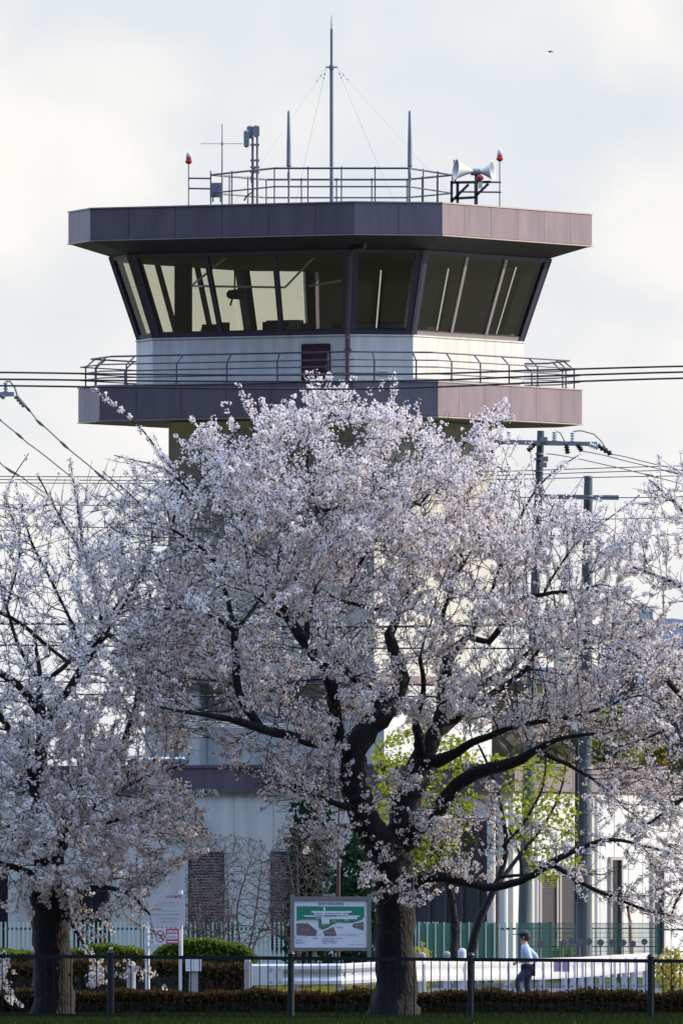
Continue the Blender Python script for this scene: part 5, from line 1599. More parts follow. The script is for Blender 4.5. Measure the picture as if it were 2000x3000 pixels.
    # small sprouting leaves and moss on the trunk
    if moss:
        big = [i for i in range(nl) if rad[i] > .10]
        m_ = rng.choice(big, 900); d = rng.normal(0, 1, (900, 3)); d[:, 0] += .5; d /= np.linalg.norm(d, axis=1)[:, None]
        rr_ = np.array([rad[i] for i in m_])
        patch = np.sin(pos_a[m_][:, 2] * 4.1 + pos_a[m_][:, 0] * 3) > .1
        c = (pos_a[m_] + d * rr_[:, None] * 1.02)[patch]; c += rng.normal(0, .03, c.shape)
        v4, f4 = discs(c, d[patch], rng.uniform(.015, .035, len(c)), 4)
        np_mesh('moss_leaves', v4, f4, M['moss'], parent=t)
    print(name, 'nodes', n, 'clusters', len(ci), 'flowers', len(k))
    return t

# ---- main tree
main_limbs = [
    [(1152, 2992, 0, 176), (1156, 2955, 0, 142), (1160, 2900, 0, 124), (1160, 2800, 0, 117), (1158, 2700, 0, 114), (1155, 2630, 0, 122), (1150, 2570, 0, 132), (1140, 2510, 0, 124)],
    [(1140, 2520, 0, 112), (1090, 2440, -.1, 92), (1050, 2350, -.2, 84), (1035, 2270, -.2, 78), (1030, 2200, -.2, 78), (1066, 2148, -.1, 72), (1112, 2106, 0, 58), (1155, 2050, .2, 48), (1178, 1990, .3, 42), (1158, 1920, .4, 38), (1140, 1860, .5, 30), (1165, 1800, .6, 22), (1195, 1720, .7, 16), (1205, 1650, .8, 11)],
    [(1030, 2205, -.2, 56), (990, 2140, -.5, 38), (977, 2052, -.8, 36), (960, 1975, -1.0, 37), (905, 1897, -1.2, 35), (862, 1836, -1.4, 31), (836, 1788, -1.5, 25), (804, 1755, -1.6, 17), (780, 1700, -1.6, 12)],
    [(900, 1890, -1.2, 20), (900, 1835, -1.1, 18), (908, 1780, -1.0, 14), (925, 1720, -.9, 9)],
    [(1010, 2190, -.4, 40), (960, 2178, -.8, 31), (902, 2173, -1.1, 30), (840, 2152, -1.4, 29), (775, 2138, -1.6, 27), (706, 2116, -1.8, 24), (606, 2094, -2.0, 15), (520, 2082, -2.2, 8), (440, 2064, -2.4, 4)],
    [(766, 2136, -1.5, 26), (740, 2098, -1.5, 26), (712, 2060, -1.4, 24), (697, 2010, -1.3, 24), (690, 1930, -1.2, 22), (688, 1850, -1.1, 22)],
    [(688, 1852, -1.1, 17), (650, 1822, -1.2, 14), (600, 1792, -1.4, 12), (540, 1782, -1.6, 10), (455, 1786, -1.8, 7)],
    [(688, 1850, -1.1, 18), (668, 1760, -1.0, 15), (650, 1700, -.9, 13), (625, 1640, -.9, 11), (570, 1590, -1.0, 9), (500, 1550, -1.1, 7)],
    [(690, 1846, -1.1, 15), (730, 1800, -.9, 12), (765, 1750, -.8, 9), (800, 1690, -.8, 7)],
    [(655, 1700, -.9, 10), (668, 1640, -.8, 9), (700, 1540, -.7, 7), (740, 1460, -.6, 6)],
    [(1050, 2000, .4, 20), (1010, 1960, .3, 19), (970, 1900, .2, 17), (935, 1840, .1, 15), (915, 1785, 0, 12), (880, 1720, -.1, 10), (840, 1660, -.2, 8)],
    [(1120, 2090, .1, 24), (1085, 2030, .3, 21), (1050, 1990, .4, 19)],
    [(1145, 2520, .1, 100), (1172, 2450, .2, 92), (1195, 2360, .3, 84), (1216, 2275, .4, 78), (1242, 2212, .5, 66), (1270, 2150, .6, 46), (1295, 2080, .7, 42), (1303, 1995, .8, 40), (1310, 1940, .8, 34), (1335, 1900, .9, 26), (1365, 1868, 1.0, 20), (1405, 1800, 1.1, 14), (1440, 1730, 1.2, 10), (1470, 1640, 1.3, 8)],
    [(1308, 1950, .8, 24), (1296, 1890, .6, 18), (1294, 1820, .5, 14), (1315, 1740, .4, 10), (1360, 1650, .4, 8)],
    [(1238, 2225, .5, 36), (1226, 2160, .2, 30), (1216, 2110, .1, 24), (1240, 2020, -.1, 16), (1230, 1930, -.3, 12)],
    [(1245, 2222, .4, 46), (1285, 2228, .1, 40), (1320, 2214, -.1, 32), (1380, 2176, -.4, 24), (1433, 2155, -.6, 20), (1513, 2126, -.9, 16), (1600, 2112, -1.1, 13), (1700, 2095, -1.3, 10), (1800, 2060, -1.5, 7)],
    [(1265, 2160, .6, 34), (1320, 2120, .9, 28), (1360, 2080, 1.1, 26), (1400, 2010, 1.3, 24), (1450, 1990, 1.5, 20), (1500, 1955, 1.7, 16), (1560, 1900, 1.9, 12), (1650, 1850, 2.1, 8)],
    [(1330, 2110, .9, 22), (1400, 2060, .5, 20), (1470, 2015, .3, 17), (1540, 1960, .1, 14), (1580, 1900, 0, 10), (1660, 1830, -.2, 7)],
    [(1372, 1862, 1.0, 18), (1430, 1880, .8, 18), (1465, 1836, .7, 20), (1500, 1770, .6, 16), (1568, 1745, .5, 13), (1700, 1728, .3, 9), (1760, 1712, .2, 6)],
    [(1170, 2480, .1, 60), (1230, 2420, .0, 48), (1300, 2345, -.1, 42), (1345, 2296, -.3, 40), (1392, 2266, -.5, 40), (1460, 2248, -.8, 36), (1530, 2222, -1.1, 29), (1580, 2192, -1.3, 20), (1640, 2165, -1.5, 14), (1740, 2150, -1.7, 9)],
    [(1570, 2198, -1.3, 15), (1630, 2225, -1.5, 14), (1690, 2255, -1.6, 11), (1760, 2300, -1.8, 8), (1830, 2370, -2.0, 5)],
    [(1190, 2600, .1, 60), (1240, 2570, -.3, 38), (1300, 2572, -.7, 29), (1367, 2586, -1.1, 26), (1447, 2599, -1.5, 24), (1523, 2580, -1.8, 22), (1565, 2560, -2.0, 20), (1625, 2520, -2.2, 20), (1690, 2490, -2.4, 15), (1760, 2462, -2.6, 12), (1850, 2468, -2.7, 9), (1960, 2500, -2.8, 6)],
    [(1610, 2530, -2.1, 15), (1693, 2581, -2.4, 14), (1746, 2608, -2.5, 12), (1791, 2626, -2.6, 11), (1880, 2662, -2.8, 9), (1961, 2682, -2.9, 6)],
    [(1530, 2578, -1.8, 12), (1520, 2500, -1.7, 9), (1490, 2430, -1.6, 6)],
    [(1060, 2380, -.2, 30), (1000, 2360, -.6, 20), (930, 2330, -.9, 14), (860, 2300, -1.2, 9)],
    [(1080, 2430, -.1, 26), (1010, 2420, -.6, 16), (940, 2430, -1.0, 10), (890, 2460, -1.2, 6)],
    [(860, 1835, -1.4, 12), (800, 1790, -1.8, 9), (740, 1740, -2.2, 7)],
    # long shoots that break the outline
    [(540, 1425, -.5, 9), (470, 1330, -.6, 7), (420, 1262, -.7, 5), (350, 1195, -.8, 4), (268, 1136, -.9, 3)],
    [(560, 1440, -.9, 7), (480, 1372, -1.0, 5), (410, 1352, -1.1, 4), (335, 1334, -1.1, 3)],
    [(930, 1500, .3, 9), (900, 1350, .3, 8), (930, 1230, .3, 6), (960, 1130, .2, 4), (966, 1098, .2, 3)],
    [(1080, 1470, .1, 9), (1130, 1330, .1, 7), (1148, 1200, .1, 5), (1152, 1096, .1, 3)],
    [(760, 1420, .2, 8), (745, 1270, .2, 6), (716, 1170, .2, 4), (693, 1116, .2, 3)],
    [(800, 1500, -.6, 9), (830, 1380, -.6, 7), (880, 1290, -.6, 6), (920, 1180, -.6, 4), (900, 1130, -.6, 3)],
    [(1230, 1480, .4, 9), (1330, 1340, .5, 7), (1400, 1250, .5, 5), (1480, 1170, .6, 3)],
    [(1320, 1560, .9, 9), (1340, 1440, .9, 7), (1400, 1340, .9, 5), (1420, 1190, .9, 3)],
    [(1470, 1660, 1.3, 9), (1530, 1500, 1.3, 7), (1600, 1400, 1.3, 5), (1700, 1330, 1.4, 3)],
    [(1600, 1720, .5, 8), (1680, 1600, .5, 6), (1780, 1520, .5, 4), (1872, 1452, .5, 3)],
    [(1000, 1760, 1.2, 12), (1060, 1640, 1.2, 11), (1130, 1550, 1.2, 10), (1210, 1480, 1.2, 8), (1290, 1400, 1.2, 6)],
    [(810, 1680, -1.2, 10), (835, 1540, -1.2, 9), (850, 1470, -1.2, 8), (870, 1380, -1.2, 6), (905, 1270, -1.2, 4)],
]
core = [(390, 1470), (470, 1400), (560, 1350), (640, 1300), (730, 1255), (820, 1225), (960, 1185), (1080, 1205), (1230, 1250), (1370, 1315), (1460, 1370), (1560, 1440), (1650, 1500), (1720, 1560), (1800, 1600), (1850, 1660), (1830, 1720), (1880, 1850), (1880, 2000), (1830, 2130), (1650, 2190), (1450, 2180), (1250, 2130), (1050, 2130), (900, 2180), (700, 2120), (560, 2190), (430, 2150), (390, 2000), (370, 1800), (330, 1620), (340, 1520)]
main_crowns = [
    (core, 8200, -3.6, 3.8),
    ([(520, 1390), (700, 1290), (940, 1200), (1190, 1250), (1400, 1350), (1600, 1480), (1700, 1600), (1300, 1700), (900, 1650), (600, 1700), (420, 1500)], 3400, -2.6, 2.8),
    ([(650, 2150), (1000, 2160), (1040, 2300), (1010, 2480), (930, 2460), (860, 2430), (780, 2340), (680, 2270)], 900, -2.2, .8),
    ([(1450, 2400), (1700, 2400), (2040, 2460), (2080, 2720), (1850, 2690), (1700, 2600), (1500, 2560)], 260, -3.4, -.6),
    ([(1100, 2400), (1400, 2330), (1480, 2470), (1330, 2550), (1230, 2540), (1120, 2560)], 620, -1.6, 1.2),
    ([(1650, 1880), (2000, 1900), (2050, 2200), (1820, 2330), (1650, 2200)], 1000, -2.6, 1.5),
    ([(980, 2230), (1150, 2280), (1330, 2240), (1340, 2420), (1290, 2600), (1180, 2650), (1100, 2640), (1030, 2520)], 560, -1.9, -.3),
    ([(1700, 2200), (1950, 2250), (1980, 2420), (1750, 2420)], 110, -2.6, .5),
]
def dens_main(px):
    x, y = px[:, 0], px[:, 1]
    d = np.full(len(x), 1.5)
    d = np.where(y > 1650, 1.3, d); d = np.where(y > 1850, 1.05, d); d = np.where(y > 2150, 1.0, d)
    d = np.where((x < 700) & (y > 1450), .95, d); d = np.where((x > 1480) & (y < 1560), d * .5, d); d = np.where((x < 560) & (y < 1450), d * .6, d)
    d = np.where((x > 1450) & (y > 2330), .85, d)
    d = np.where((x > 1600) & (y > 1520) & (y < 2150), d * 1.35, d)
    cl_ = np.sin(x * .021 + 1.3 * np.sin(y * .013)) * np.sin(y * .024 + 1.1 * np.sin(x * .017))
    return np.clip(.76 * d * (1 + 1.1 * cl_), .12, 3)
cherry('cherry_tree', 'large cherry tree in full pale blossom with thick forked trunk in front of the tower', 284.0, main_limbs, main_crowns, dens_main, 0, 'blossoming cherry trees', seed=11)

left_limbs = [
    [(155, 2996, 0, 150), (157, 2940, 0, 122), (156, 2850, 0, 112), (155, 2760, 0, 110), (150, 2700, 0, 112), (142, 2640, 0, 108), (132, 2590, 0, 84), (124, 2545, -.1, 56)],
    [(135, 2615, 0, 66), (122, 2540, -.2, 46), (114, 2460, -.3, 38), (108, 2380, -.4, 34), (100, 2300, -.4, 34), (86, 2235, -.4, 32), (66, 2200, -.4, 26), (30, 2140, -.5, 20), (-30, 2050, -.6, 14)],
    [(104, 2330, -.4, 34), (118, 2240, -.2, 38), (124, 2150, 0, 38), (120, 2085, .1, 30), (118, 2010, .2, 17), (112, 1940, .3, 12), (100, 1860, .4, 9)],
    [(150, 2610, .1, 62), (170, 2500, .4, 46), (195, 2400, .6, 42), (220, 2310, .8, 42), (265, 2258, .9, 38), (310, 2232, 1.0, 34), (352, 2200, 1.1, 28), (376, 2140, 1.2, 18), (400, 2060, 1.3, 15), (411, 1965, 1.3, 17), (416, 1876, 1.4, 16), (428, 1826, 1.4, 13), (440, 1740, 1.5, 9)],
    [(124, 2130, 0, 30), (174, 2052, -.3, 24), (214, 2001, -.5, 23), (237, 1961, -.6, 22), (268, 1912, -.7, 21), (312, 1858, -.9, 18), (345, 1881, -1.1, 12), (400, 1900, -1.3, 7)],
    [(112, 2035, .1, 17), (138, 1994, .3, 15), (205, 1938, .5, 14), (277, 1871, .8, 11), (330, 1790, 1.0, 8), (400, 1700, 1.2, 6)],
    [(-120, 1900, -.2, 26), (-60, 1935, -.3, 24), (0, 1972, -.4, 22), (50, 2004, -.5, 22), (92, 2050, -.3, 24), (118, 2100, 0, 24)],
    [(-100, 1780, .8, 14), (0, 1793, .9, 12), (70, 1834, .9, 12), (140, 1892, .8, 11), (200, 1940, .6, 11)],
    [(150, 2430, .4, 22), (200, 2390, -.2, 18), (260, 2370, -.5, 15), (330, 2330, -.8, 11), (420, 2280, -1.1, 8), (540, 2240, -1.4, 5)],
    [(110, 2480, -.3, 24), (160, 2440, -.7, 18), (240, 2420, -1.0, 14), (330, 2405, -1.3, 10), (420, 2380, -1.6, 7), (530, 2330, -1.8, 5), (640, 2320, -1.9, 3)],
    [(130, 2590, -.2, 30), (90, 2560, -.6, 24), (40, 2540, -1.0, 18), (-40, 2520, -1.4, 12)],
    [(160, 2630, .1, 36), (230, 2610, -.4, 24), (300, 2600, -.9, 16), (380, 2620, -1.4, 10), (440, 2680, -1.7, 6)],
    [(215, 2310, .8, 20), (280, 2320, 1.0, 14), (380, 2275, 1.2, 10), (470, 2260, 1.4, 7)],
    [(120, 2010, .2, 13), (60, 1900, .1, 11), (20, 1780, .1, 9), (-20, 1640, .1, 7)],
    [(237, 1961, -.6, 14), (220, 1850, -.6, 11), (160, 1720, -.6, 9), (90, 1580, -.6, 7), (60, 1450, -.6, 5)],
    [(300, 1870, -.8, 12), (290, 1760, -.7, 10), (250, 1640, -.6, 8), (180, 1520, -.5, 6), (110, 1390, -.5, 4)],
    [(312, 1858, -.9, 11), (380, 1740, -.8, 9), (440, 1620, -.7, 7), (430, 1500, -.6, 5), (300, 1380, -.5, 3)],
    [(20, 1780, .1, 8), (60, 1600, .2, 6), (20, 1450, .2, 4), (85, 1328, .2, 3)],
    [(250, 1650, -.6, 7), (230, 1500, -.5, 5), (205, 1342, -.5, 3)],
    [(180, 2660, 0, 24), (220, 2720, -.6, 12), (260, 2790, -1.0, 6), (300, 2850, -1.2, 4)],
]
left_crowns = [
    ([(-250, 1480), (0, 1500), (60, 1490), (110, 1470), (200, 1480), (290, 1470), (400, 1490), (500, 1530), (560, 1700), (560, 1950), (500, 2200), (380, 2300), (200, 2350), (0, 2350), (-250, 2300)], 4600, -3.2, 3.2),
    ([(-200, 2150), (250, 2150), (420, 2250), (540, 2330), (560, 2480), (500, 2580), (330, 2600), (200, 2620), (60, 2640), (-200, 2640)], 2600, -3.0, 1.4),
    ([(220, 2540), (420, 2540), (440, 2640), (400, 2700), (250, 2720), (180, 2680)], 190, -2.2, .2),
    ([(20, 2480), (260, 2480), (280, 2660), (60, 2680)], 260, -1.5, -.3),
    ([(190, 2700), (310, 2760), (440, 2790), (460, 2850), (330, 2880), (230, 2870)], 40, -1.7, -.4),
    ([(-60, 2760), (60, 2800), (40, 2890), (-60, 2880)], 30, -1.8, -.6),
]
left_limbs.append([(-150, 2560, -1.0, 16), (-90, 2680, -1.2, 10), (-30, 2800, -1.3, 6)])
def dens_left(px):
    x, y = px[:, 0], px[:, 1]
    d = np.full(len(x), 1.05)
    d = np.where((x < 230) & (y > 1560) & (y < 2010), .42, d)
    d = np.where(y < 1600, .62, d)
    d = np.where(y > 2050, 1.6, d); d = np.where(y > 2500, 1.25, d)
    cl_ = np.sin(x * .023 + 1.3 * np.sin(y * .015)) * np.sin(y * .026 + 1.1 * np.sin(x * .019))
    return np.clip(.9 * d * (1 + .8 * cl_), .05, 3)
cherry('cherry_tree', 'cherry tree in blossom with mossy trunk at the left edge of the photo', 284.6, left_limbs, left_crowns, dens_left, 0, 'blossoming cherry trees', seed=23)

right_limbs = [
    [(2430, 2992, 0, 150), (2430, 2880, 0, 118), (2425, 2700, 0, 110), (2415, 2560, 0, 104)],
    [(2415, 2570, 0, 70), (2340, 2440, -.2, 52), (2250, 2300, -.4, 42), (2150, 2180, -.6, 32), (2050, 2090, -.8, 24), (1985, 2030, -.9, 16), (1930, 1975, -1.0, 13), (1895, 1942, -1.0, 10), (1830, 1900, -1.1, 6)],
    [(2415, 2570, 0, 76), (2400, 2400, .2, 54), (2340, 2200, .3, 42), (2250, 2000, .4, 32), (2150, 1850, .4, 22), (2060, 1760, .4, 14), (1985, 1715, .4, 10), (1920, 1685, .4, 7), (1830, 1655, .4, 4)],
    [(2250, 2000, .4, 26), (2180, 1820, .3, 20), (2080, 1620, .2, 14), (2000, 1500, .2, 9), (1940, 1440, .2, 6), (1900, 1405, .2, 3)],
    [(2180, 1820, .3, 16), (2130, 1620, .6, 12), (2050, 1450, .7, 8), (1995, 1350, .7, 4)],
    [(2050, 2090, -.8, 18), (1980, 2120, -1.2, 12), (1900, 2160, -1.4, 8), (1800, 2190, -1.6, 5)],
    [(2240, 2290, -.4, 26), (2130, 2300, -.9, 18), (2020, 2330, -1.2, 12), (1930, 2390, -1.4, 8), (1850, 2450, -1.5, 5)],
    [(2340, 2440, -.2, 30), (2200, 2480, -.8, 20), (2070, 2540, -1.1, 13), (1990, 2620, -1.3, 8), (1960, 2700, -1.3, 4)],
]
right_crowns = [
    ([(1890, 1490), (1970, 1450), (2010, 1390), (2150, 1330), (2400, 1300), (2500, 1600), (2300, 1800), (2000, 1790), (1900, 1760), (1850, 1690), (1870, 1600)], 1100, -1.6, 1.8),
    ([(1760, 1950), (1900, 1900), (2200, 1900), (2400, 2200), (2100, 2450), (1850, 2420), (1760, 2200)], 620, -2.4, .6),
    ([(1830, 2420), (2150, 2420), (2150, 2750), (1900, 2720)], 150, -2.2, -.4),
]
def dens_right(px):
    x, y = px[:, 0], px[:, 1]
    d = np.where(y < 1800, .75, .75)
    return d
cherry('cherry_tree', 'cherry tree whose blossoming branches reach in from beyond the right edge', 283.5, right_limbs, right_crowns, dens_right, 0, 'blossoming cherry trees', seed=5, moss=False)

# ---- other trees and shrubs
def leafy(name, label, cat, Yc, limbs, crowns, leafm, per, size, wood, group=None, seed=3, kill=.25, step=.16, tip=.006, infl=3.0, lmax=.03, spread=.05):
    global rng
    rng = np.random.default_rng(seed); random.seed(seed)
    pos, par, rad, chains = limbs_to_nodes(limbs, Yc, .2)
    nl = len(pos)
    attr = []
    for poly, n, y0, y1 in crowns:
        q = sample_poly(poly, n); attr.append(Pn(q, Yc + rng.uniform(y0, y1, n)))
    pa, pr = colonize(pos, par, np.concatenate(attr), infl, kill, step, 90, .4)
    n = len(pa); r = topo_radius(pa, pr, nl, rad, tip)
    base = P(limbs[0][0][0], HZ, Yc)
    t = thing(name, label, cat, (base.x, Yc, 0), 0, group)
    mb = MB()
    for ci, ch in enumerate(chains):
        pts = [pa[i] for i in ch]; rr = [rad[i] for i in ch]
        if ci: pts = [pa[pr[ch[0]]]] + pts; rr = [rr[0]] + rr
        mb.tube(pts, rr, 10 if rr[0] > .05 else 6, True, .06)
    mb.build('trunk', wood, t, smooth=True)
    seg = np.arange(nl, n); p = pr[seg]
    v, f = seg_tubes(pa[p], pa[seg], np.minimum(r[p], np.maximum(r[seg] * 1.25, tip)), r[seg], 4)
    np_mesh('twig_sprays', v, f, wood, parent=t)
    if leafm is not None and per > 0:
        th = seg[r[seg] < lmax]
        c = np.repeat(pa[th], rng.poisson(per, len(th)), axis=0); c = c + rng.normal(0, spread, c.shape)
        nr = rng.normal(0, 1, c.shape); nr /= np.linalg.norm(nr, axis=1)[:, None]
        v, f = discs(c, nr, rng.uniform(.6, 1.3, len(c)) * size, 4)
        np_mesh('foliage', v, f, leafm, parent=t)
    print(name, n)
    return t
sp_l = [
    [(1330, 2822, 0, 30), (1330, 2700, 0, 26), (1315, 2600, 0, 22), (1290, 2480, 0, 17), (1270, 2380, 0, 13), (1250, 2260, 0, 9), (1245, 2190, 0, 6)],
    [(1370, 2822, .4, 30), (1405, 2690, .4, 26), (1440, 2620, .4, 20), (1480, 2500, .5, 16), (1470, 2380, .5, 12), (1440, 2270, .5, 9), (1400, 2180, .5, 6)],
    [(1450, 2600, .4, 16), (1510, 2520, .8, 12), (1590, 2420, 1.0, 9), (1640, 2320, 1.2, 6), (1660, 2220, 1.2, 4)],
    [(1475, 2480, .5, 12), (1540, 2400, -.3, 9), (1590, 2300, -.6, 7), (1600, 2180, -.7, 4)],
    [(1300, 2520, 0, 12), (1220, 2440, -.4, 9), (1150, 2340, -.6, 7), (1110, 2220, -.7, 4), (1120, 2190, -.7, 3)],
    [(1280, 2420, 0, 10), (1330, 2320, .3, 8), (1350, 2200, .4, 6), (1330, 2160, .4, 4)],
    [(1460, 2570, .4, 12), (1560, 2560, .0, 8), (1640, 2540, -.2, 5), (1700, 2560, -.3, 3)],
]
leafy('leafing_tree', 'young tree in fresh yellow green leaf behind the thick cherry trunk', 'tree', 415.0, sp_l,
      [([(1080, 2170), (1240, 2110), (1360, 2170), (1400, 2350), (1340, 2540), (1200, 2570), (1100, 2480)], 2100, -2.0, 1.6), ([(1480, 2220), (1660, 2230), (1700, 2420), (1690, 2560), (1580, 2600), (1480, 2420)], 900, -1.0, 2.0)], M['spring'], 3.0, .055, M['bark'], seed=8, kill=.26, step=.2, lmax=.02, spread=.08)
def bare(label, px, top, w, Yc, seed, n):
    y0 = 2710 + 1.6 * S(Yc)
    h = y0 - top
    L_ = []
    for k in range(6):
        a = (k - 2.5) / 2.5
        L_.append([(px + a * 6, y0, 0, 9), (px + a * w * .20 + 6 * math.sin(k * 2.1), y0 - h * .28, a * .2, 6), (px + a * w * .30 + 14 * math.sin(k * 1.7), y0 - h * .52, a * .5, 4.5), (px + a * w * .42 + (k % 2) * 12, y0 - h * .78, (k % 3 - 1) * .6, 2.5)])
    poly = [(px - w * .5, top + h * .25), (px - w * .3, top + h * .05), (px, top), (px + w * .3, top + h * .05), (px + w * .5, top + h * .25), (px + w * .45, top + h * .65), (px, top + h * .8), (px - w * .45, top + h * .65)]
    return leafy('bare_shrub', label, 'shrub', Yc, L_, [(poly, n, -1.0, 1.0)], M['brownleaf'], .12, .025, M['drytwig'], 'leafless twiggy shrubs by the office wall', seed, .10, .085, .0052, 1.5)
bare('wide leafless brown shrub in front of the louvred window', 690, 2440, 300, 408, 31, 3600)
bare('dense leafless brown shrub leaning against the map board', 890, 2400, 230, 402, 32, 5200)
bare('low leafless shrub between the notice board and the hedge', 600, 2560, 170, 396, 33, 1500)
def evergreen(label, px, top, w, Yc, seed, n, m, size, cat='shrub', name='evergreen_shrub', group=None):
    y0 = 2710 + 1.6 * S(Yc); h = y0 - top
    L_ = [[(px, y0, 0, 16), (px + 4, y0 - h * .4, 0, 12), (px - 3, y0 - h * .85, 0, 6)]]
    for k in range(4):
        a = (k - 1.5) / 1.5; L_.append([(px, y0 - h * (.2 + .1 * k), 0, 9), (px + a * w * .2, y0 - h * (.4 + .08 * k), a * .3, 7), (px + a * w * .38, y0 - h * (.6 + .05 * k), a * .5, 4)])
    poly = [(px - w * .5, y0 - h * .3), (px - w * .46, y0 - h * .7), (px - w * .2, top + h * .04), (px + w * .1, top), (px + w * .4, top + h * .15), (px + w * .5, y0 - h * .5), (px + w * .42, y0 - h * .1), (px - w * .4, y0 - h * .08)]
    return leafy(name, label, cat, Yc, L_, [(poly, n, -.9, .9)], m, 7, size, M['bark'], group, seed, .2, .13, .006, 2.5, .03, .08)
evergreen('dark evergreen shrub between the map board and the thick cherry trunk', 1040, 2440, 130, 398, 41, 700, M['evergreen'], .07)
evergreen('dark evergreen bush behind the blossom left of the thick trunk', 905, 2270, 150, 404, 42, 500, M['evergreen'], .07)
leafy('olive_tree', 'dark olive tree with fine leaves at the right edge behind the blossom', 'tree', 360.0,
      [[(2090, 2924, 0, 40), (2085, 2600, 0, 34), (2070, 2350, 0, 26), (2040, 2150, 0, 16), (2000, 2000, 0, 8)], [(2075, 2380, 0, 18), (2010, 2260, .2, 12), (1950, 2160, .3, 7), (1910, 2080, .3, 4)], [(2060, 2280, 0, 14), (2000, 2180, -.3, 9), (1960, 2060, -.4, 5)]],
      [([(1900, 2030), (1980, 1960), (2200, 1940), (2250, 2300), (2060, 2420), (1960, 2330), (1890, 2200)], 900, -1.2, 1.2)], M['olive'], 3.5, .04, M['bark'], None, 43, .16, .13, .006, 2.5, .03, .09)
evergreen('yellow green round tree top showing above the office roof', 1790, 2060, 190, 640, 44, 900, M['spring'], .12, 'tree', 'round_tree')
evergreen('golden leaved tree beside the round yellow green tree', 1910, 2150, 170, 630, 45, 800, M['goldleaf'], .11, 'tree', 'golden_tree')
evergreen('orange tinged shrub at the right end of the guardrail', 1965, 2778, 80, 380, 46, 260, M['goldleaf'], .05)
evergreen('small round shrub just right of the thick trunk in front of the picket fence', 1235, 2770, 60, 400, 47, 180, M['goldleaf'], .05)
evergreen('dark shrub behind the mesh fence', 1660, 2770, 120, 440, 48, 300, M['hedgeleaf'], .06)
# far woodland as one mass
rng = np.random.default_rng(77)
nw = 30000
xw = rng.uniform(-60, 70, nw); yw = rng.uniform(690, 720, nw)
hh = 9.2 + 1.6 * np.sin(xw * .31) + 1.2 * np.sin(xw * .83 + 1) + rng.normal(0, .5, nw)
hh = np.where(xw < 2, hh * .55, hh)
zw = rng.uniform(0.02, 1, nw) ** .7 * hh
nr = rng.normal(0, 1, (nw, 3)); nr /= np.linalg.norm(nr, axis=1)[:, None]
v, f = discs(np.stack([xw, yw, zw], 1), nr, rng.uniform(.2, .5, nw), 4)
tag(np_mesh('woodland', v, f, leaf_mat('woodland_leaf', [(.07, .055, .05), (.11, .09, .075), (.09, .10, .04)], .3)), None, None, kind='stuff')

# ---- hedges
def hedge(name, lab, x0, x1, ytop, Y, depth, leafm, size, n, group, crown=.12, seed=1):
    global rng
    rng = np.random.default_rng(seed)
    a, b = P(x0, ytop, Y), P(x1, ytop, Y); h = a.z; w = b.x - a.x; cx = (a.x + b.x) / 2
    t = thing(name, lab, 'hedge', (cx, Y, 0), 0, group)
    mb = MB(); ns = max(8, int(w / .4)); rings = []
    for i in range(ns + 1):
        x = a.x + w * i / ns; u = abs(2 * i / ns - 1); hz = (h - .06) * (1 - crown * u ** 4) + .03 * math.sin(x * 3.1) + .02 * math.sin(x * 7.7)
        d = depth / 2 * (1 - .15 * u ** 6)
        rings.append([Vector((x, Y - d, .01)), Vector((x, Y - d * 1.02, hz * .6)), Vector((x, Y - d * .85, hz * .93)), Vector((x, Y - d * .3, hz)), Vector((x, Y + d * .3, hz)), Vector((x, Y + d * .85, hz * .93)), Vector((x, Y + d, hz * .6)), Vector((x, Y + d, .01))])
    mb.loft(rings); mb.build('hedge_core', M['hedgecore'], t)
    u = rng.uniform(0, 1, n); x = a.x + w * u; uu = np.abs(2 * u - 1)
    hz = h * (1 - crown * uu ** 4) + .03 * np.sin(x * 3.1) + .02 * np.sin(x * 7.7)
    th = rng.uniform(-1, 1, n); side = rng.uniform(0, 1, n) < .62
    y = np.where(side, -depth / 2 * (1 - .12 * rng.uniform(0, 1, n)), th * depth / 2)
    z = np.where(side, rng.uniform(0.02, 1, n) ** .8 * hz, hz * (1 - .12 * np.abs(th) ** 5))
    c = np.stack([x, Y + y, z], 1) + rng.normal(0, .025, (n, 3))
    nr = rng.normal(0, 1, (n, 3)); nr[:, 2] += .4; nr[:, 1] -= .3; nr /= np.linalg.norm(nr, axis=1)[:, None]
    c[:, 2] = np.maximum(c[:, 2], .02)
    v, f = discs(c, nr, rng.uniform(.6, 1.3, n) * size, 4)
    np_mesh('hedge_leaves', v, f, leafm, parent=t)
    return t
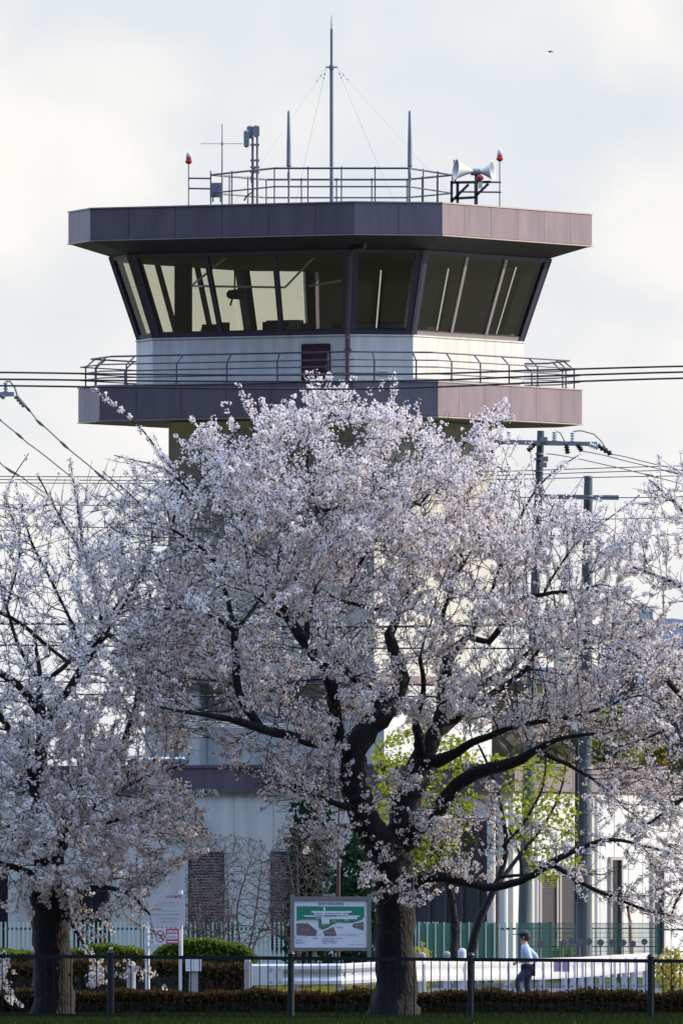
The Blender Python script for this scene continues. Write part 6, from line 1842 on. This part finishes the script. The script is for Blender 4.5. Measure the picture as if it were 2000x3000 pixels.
hedge('low_hedge', 'long low brownish azalea hedge right behind the iron fence', -160, 2160, 2909, 291.5, .9, M['brownleaf'], .026, 34000, None, .0, 3)
g = 'clipped green hedges below the picket fence'
hedge('clipped_hedge', 'clipped green hedge at the left edge behind the mossy trunk', -120, 112, 2792, 386, 1.6, M['hedgeleaf'], .04, 7000, g, .1, 4)
hedge('clipped_hedge', 'clipped green hedge between the mossy trunk and the notice sign', 205, 425, 2776, 386, 1.6, M['hedgeleaf'], .04, 7000, g, .15, 5)
hedge('clipped_hedge', 'rounded clipped green hedge between the notice sign and the map board', 440, 750, 2758, 388, 1.8, M['hedgeleaf'], .04, 11000, g, .35, 6)
hedge('dark_hedge', 'dark reddish hedge in the shade below the clipped green hedges', -140, 735, 2822, 348, 1.4, M['brownleaf'], .04, 12000, None, .08, 7)
# ---- grass
rng = np.random.default_rng(99)
def blades(xs, ys, h, w):
    n = len(xs); a = rng.uniform(0, 6.28, n); lean = rng.normal(0, .35, (n, 2)) * h[:, None]
    dx, dy = np.cos(a) * w, np.sin(a) * w
    v = np.stack([np.stack([xs - dx, ys - dy, np.full(n, -.005)], 1), np.stack([xs + dx, ys + dy, np.full(n, -.005)], 1), np.stack([xs + lean[:, 0], ys + lean[:, 1], h], 1)], 1)
    return v.reshape(-1, 3), np.arange(n * 3).reshape(-1, 3)
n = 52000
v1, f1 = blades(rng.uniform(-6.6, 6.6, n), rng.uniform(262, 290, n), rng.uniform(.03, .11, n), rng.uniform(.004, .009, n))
n = 26000
xs = rng.uniform(-9, 9, n); ys = np.where(xs < 2, rng.uniform(380, 440, n), rng.uniform(418.3, 475, n))
v2, f2 = blades(xs, ys, rng.uniform(.04, .16, n), rng.uniform(.01, .02, n))
n = 9000
v3, f3 = blades(rng.uniform(-9, 9, n), rng.uniform(319, 333, n), rng.uniform(.03, .10, n), rng.uniform(.006, .012, n))
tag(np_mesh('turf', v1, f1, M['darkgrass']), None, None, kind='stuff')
tag(np_mesh('grass', np.concatenate([v2, v3]), np.concatenate([f2, f3 + len(v2)]), M['grassblade']), None, None, kind='stuff')
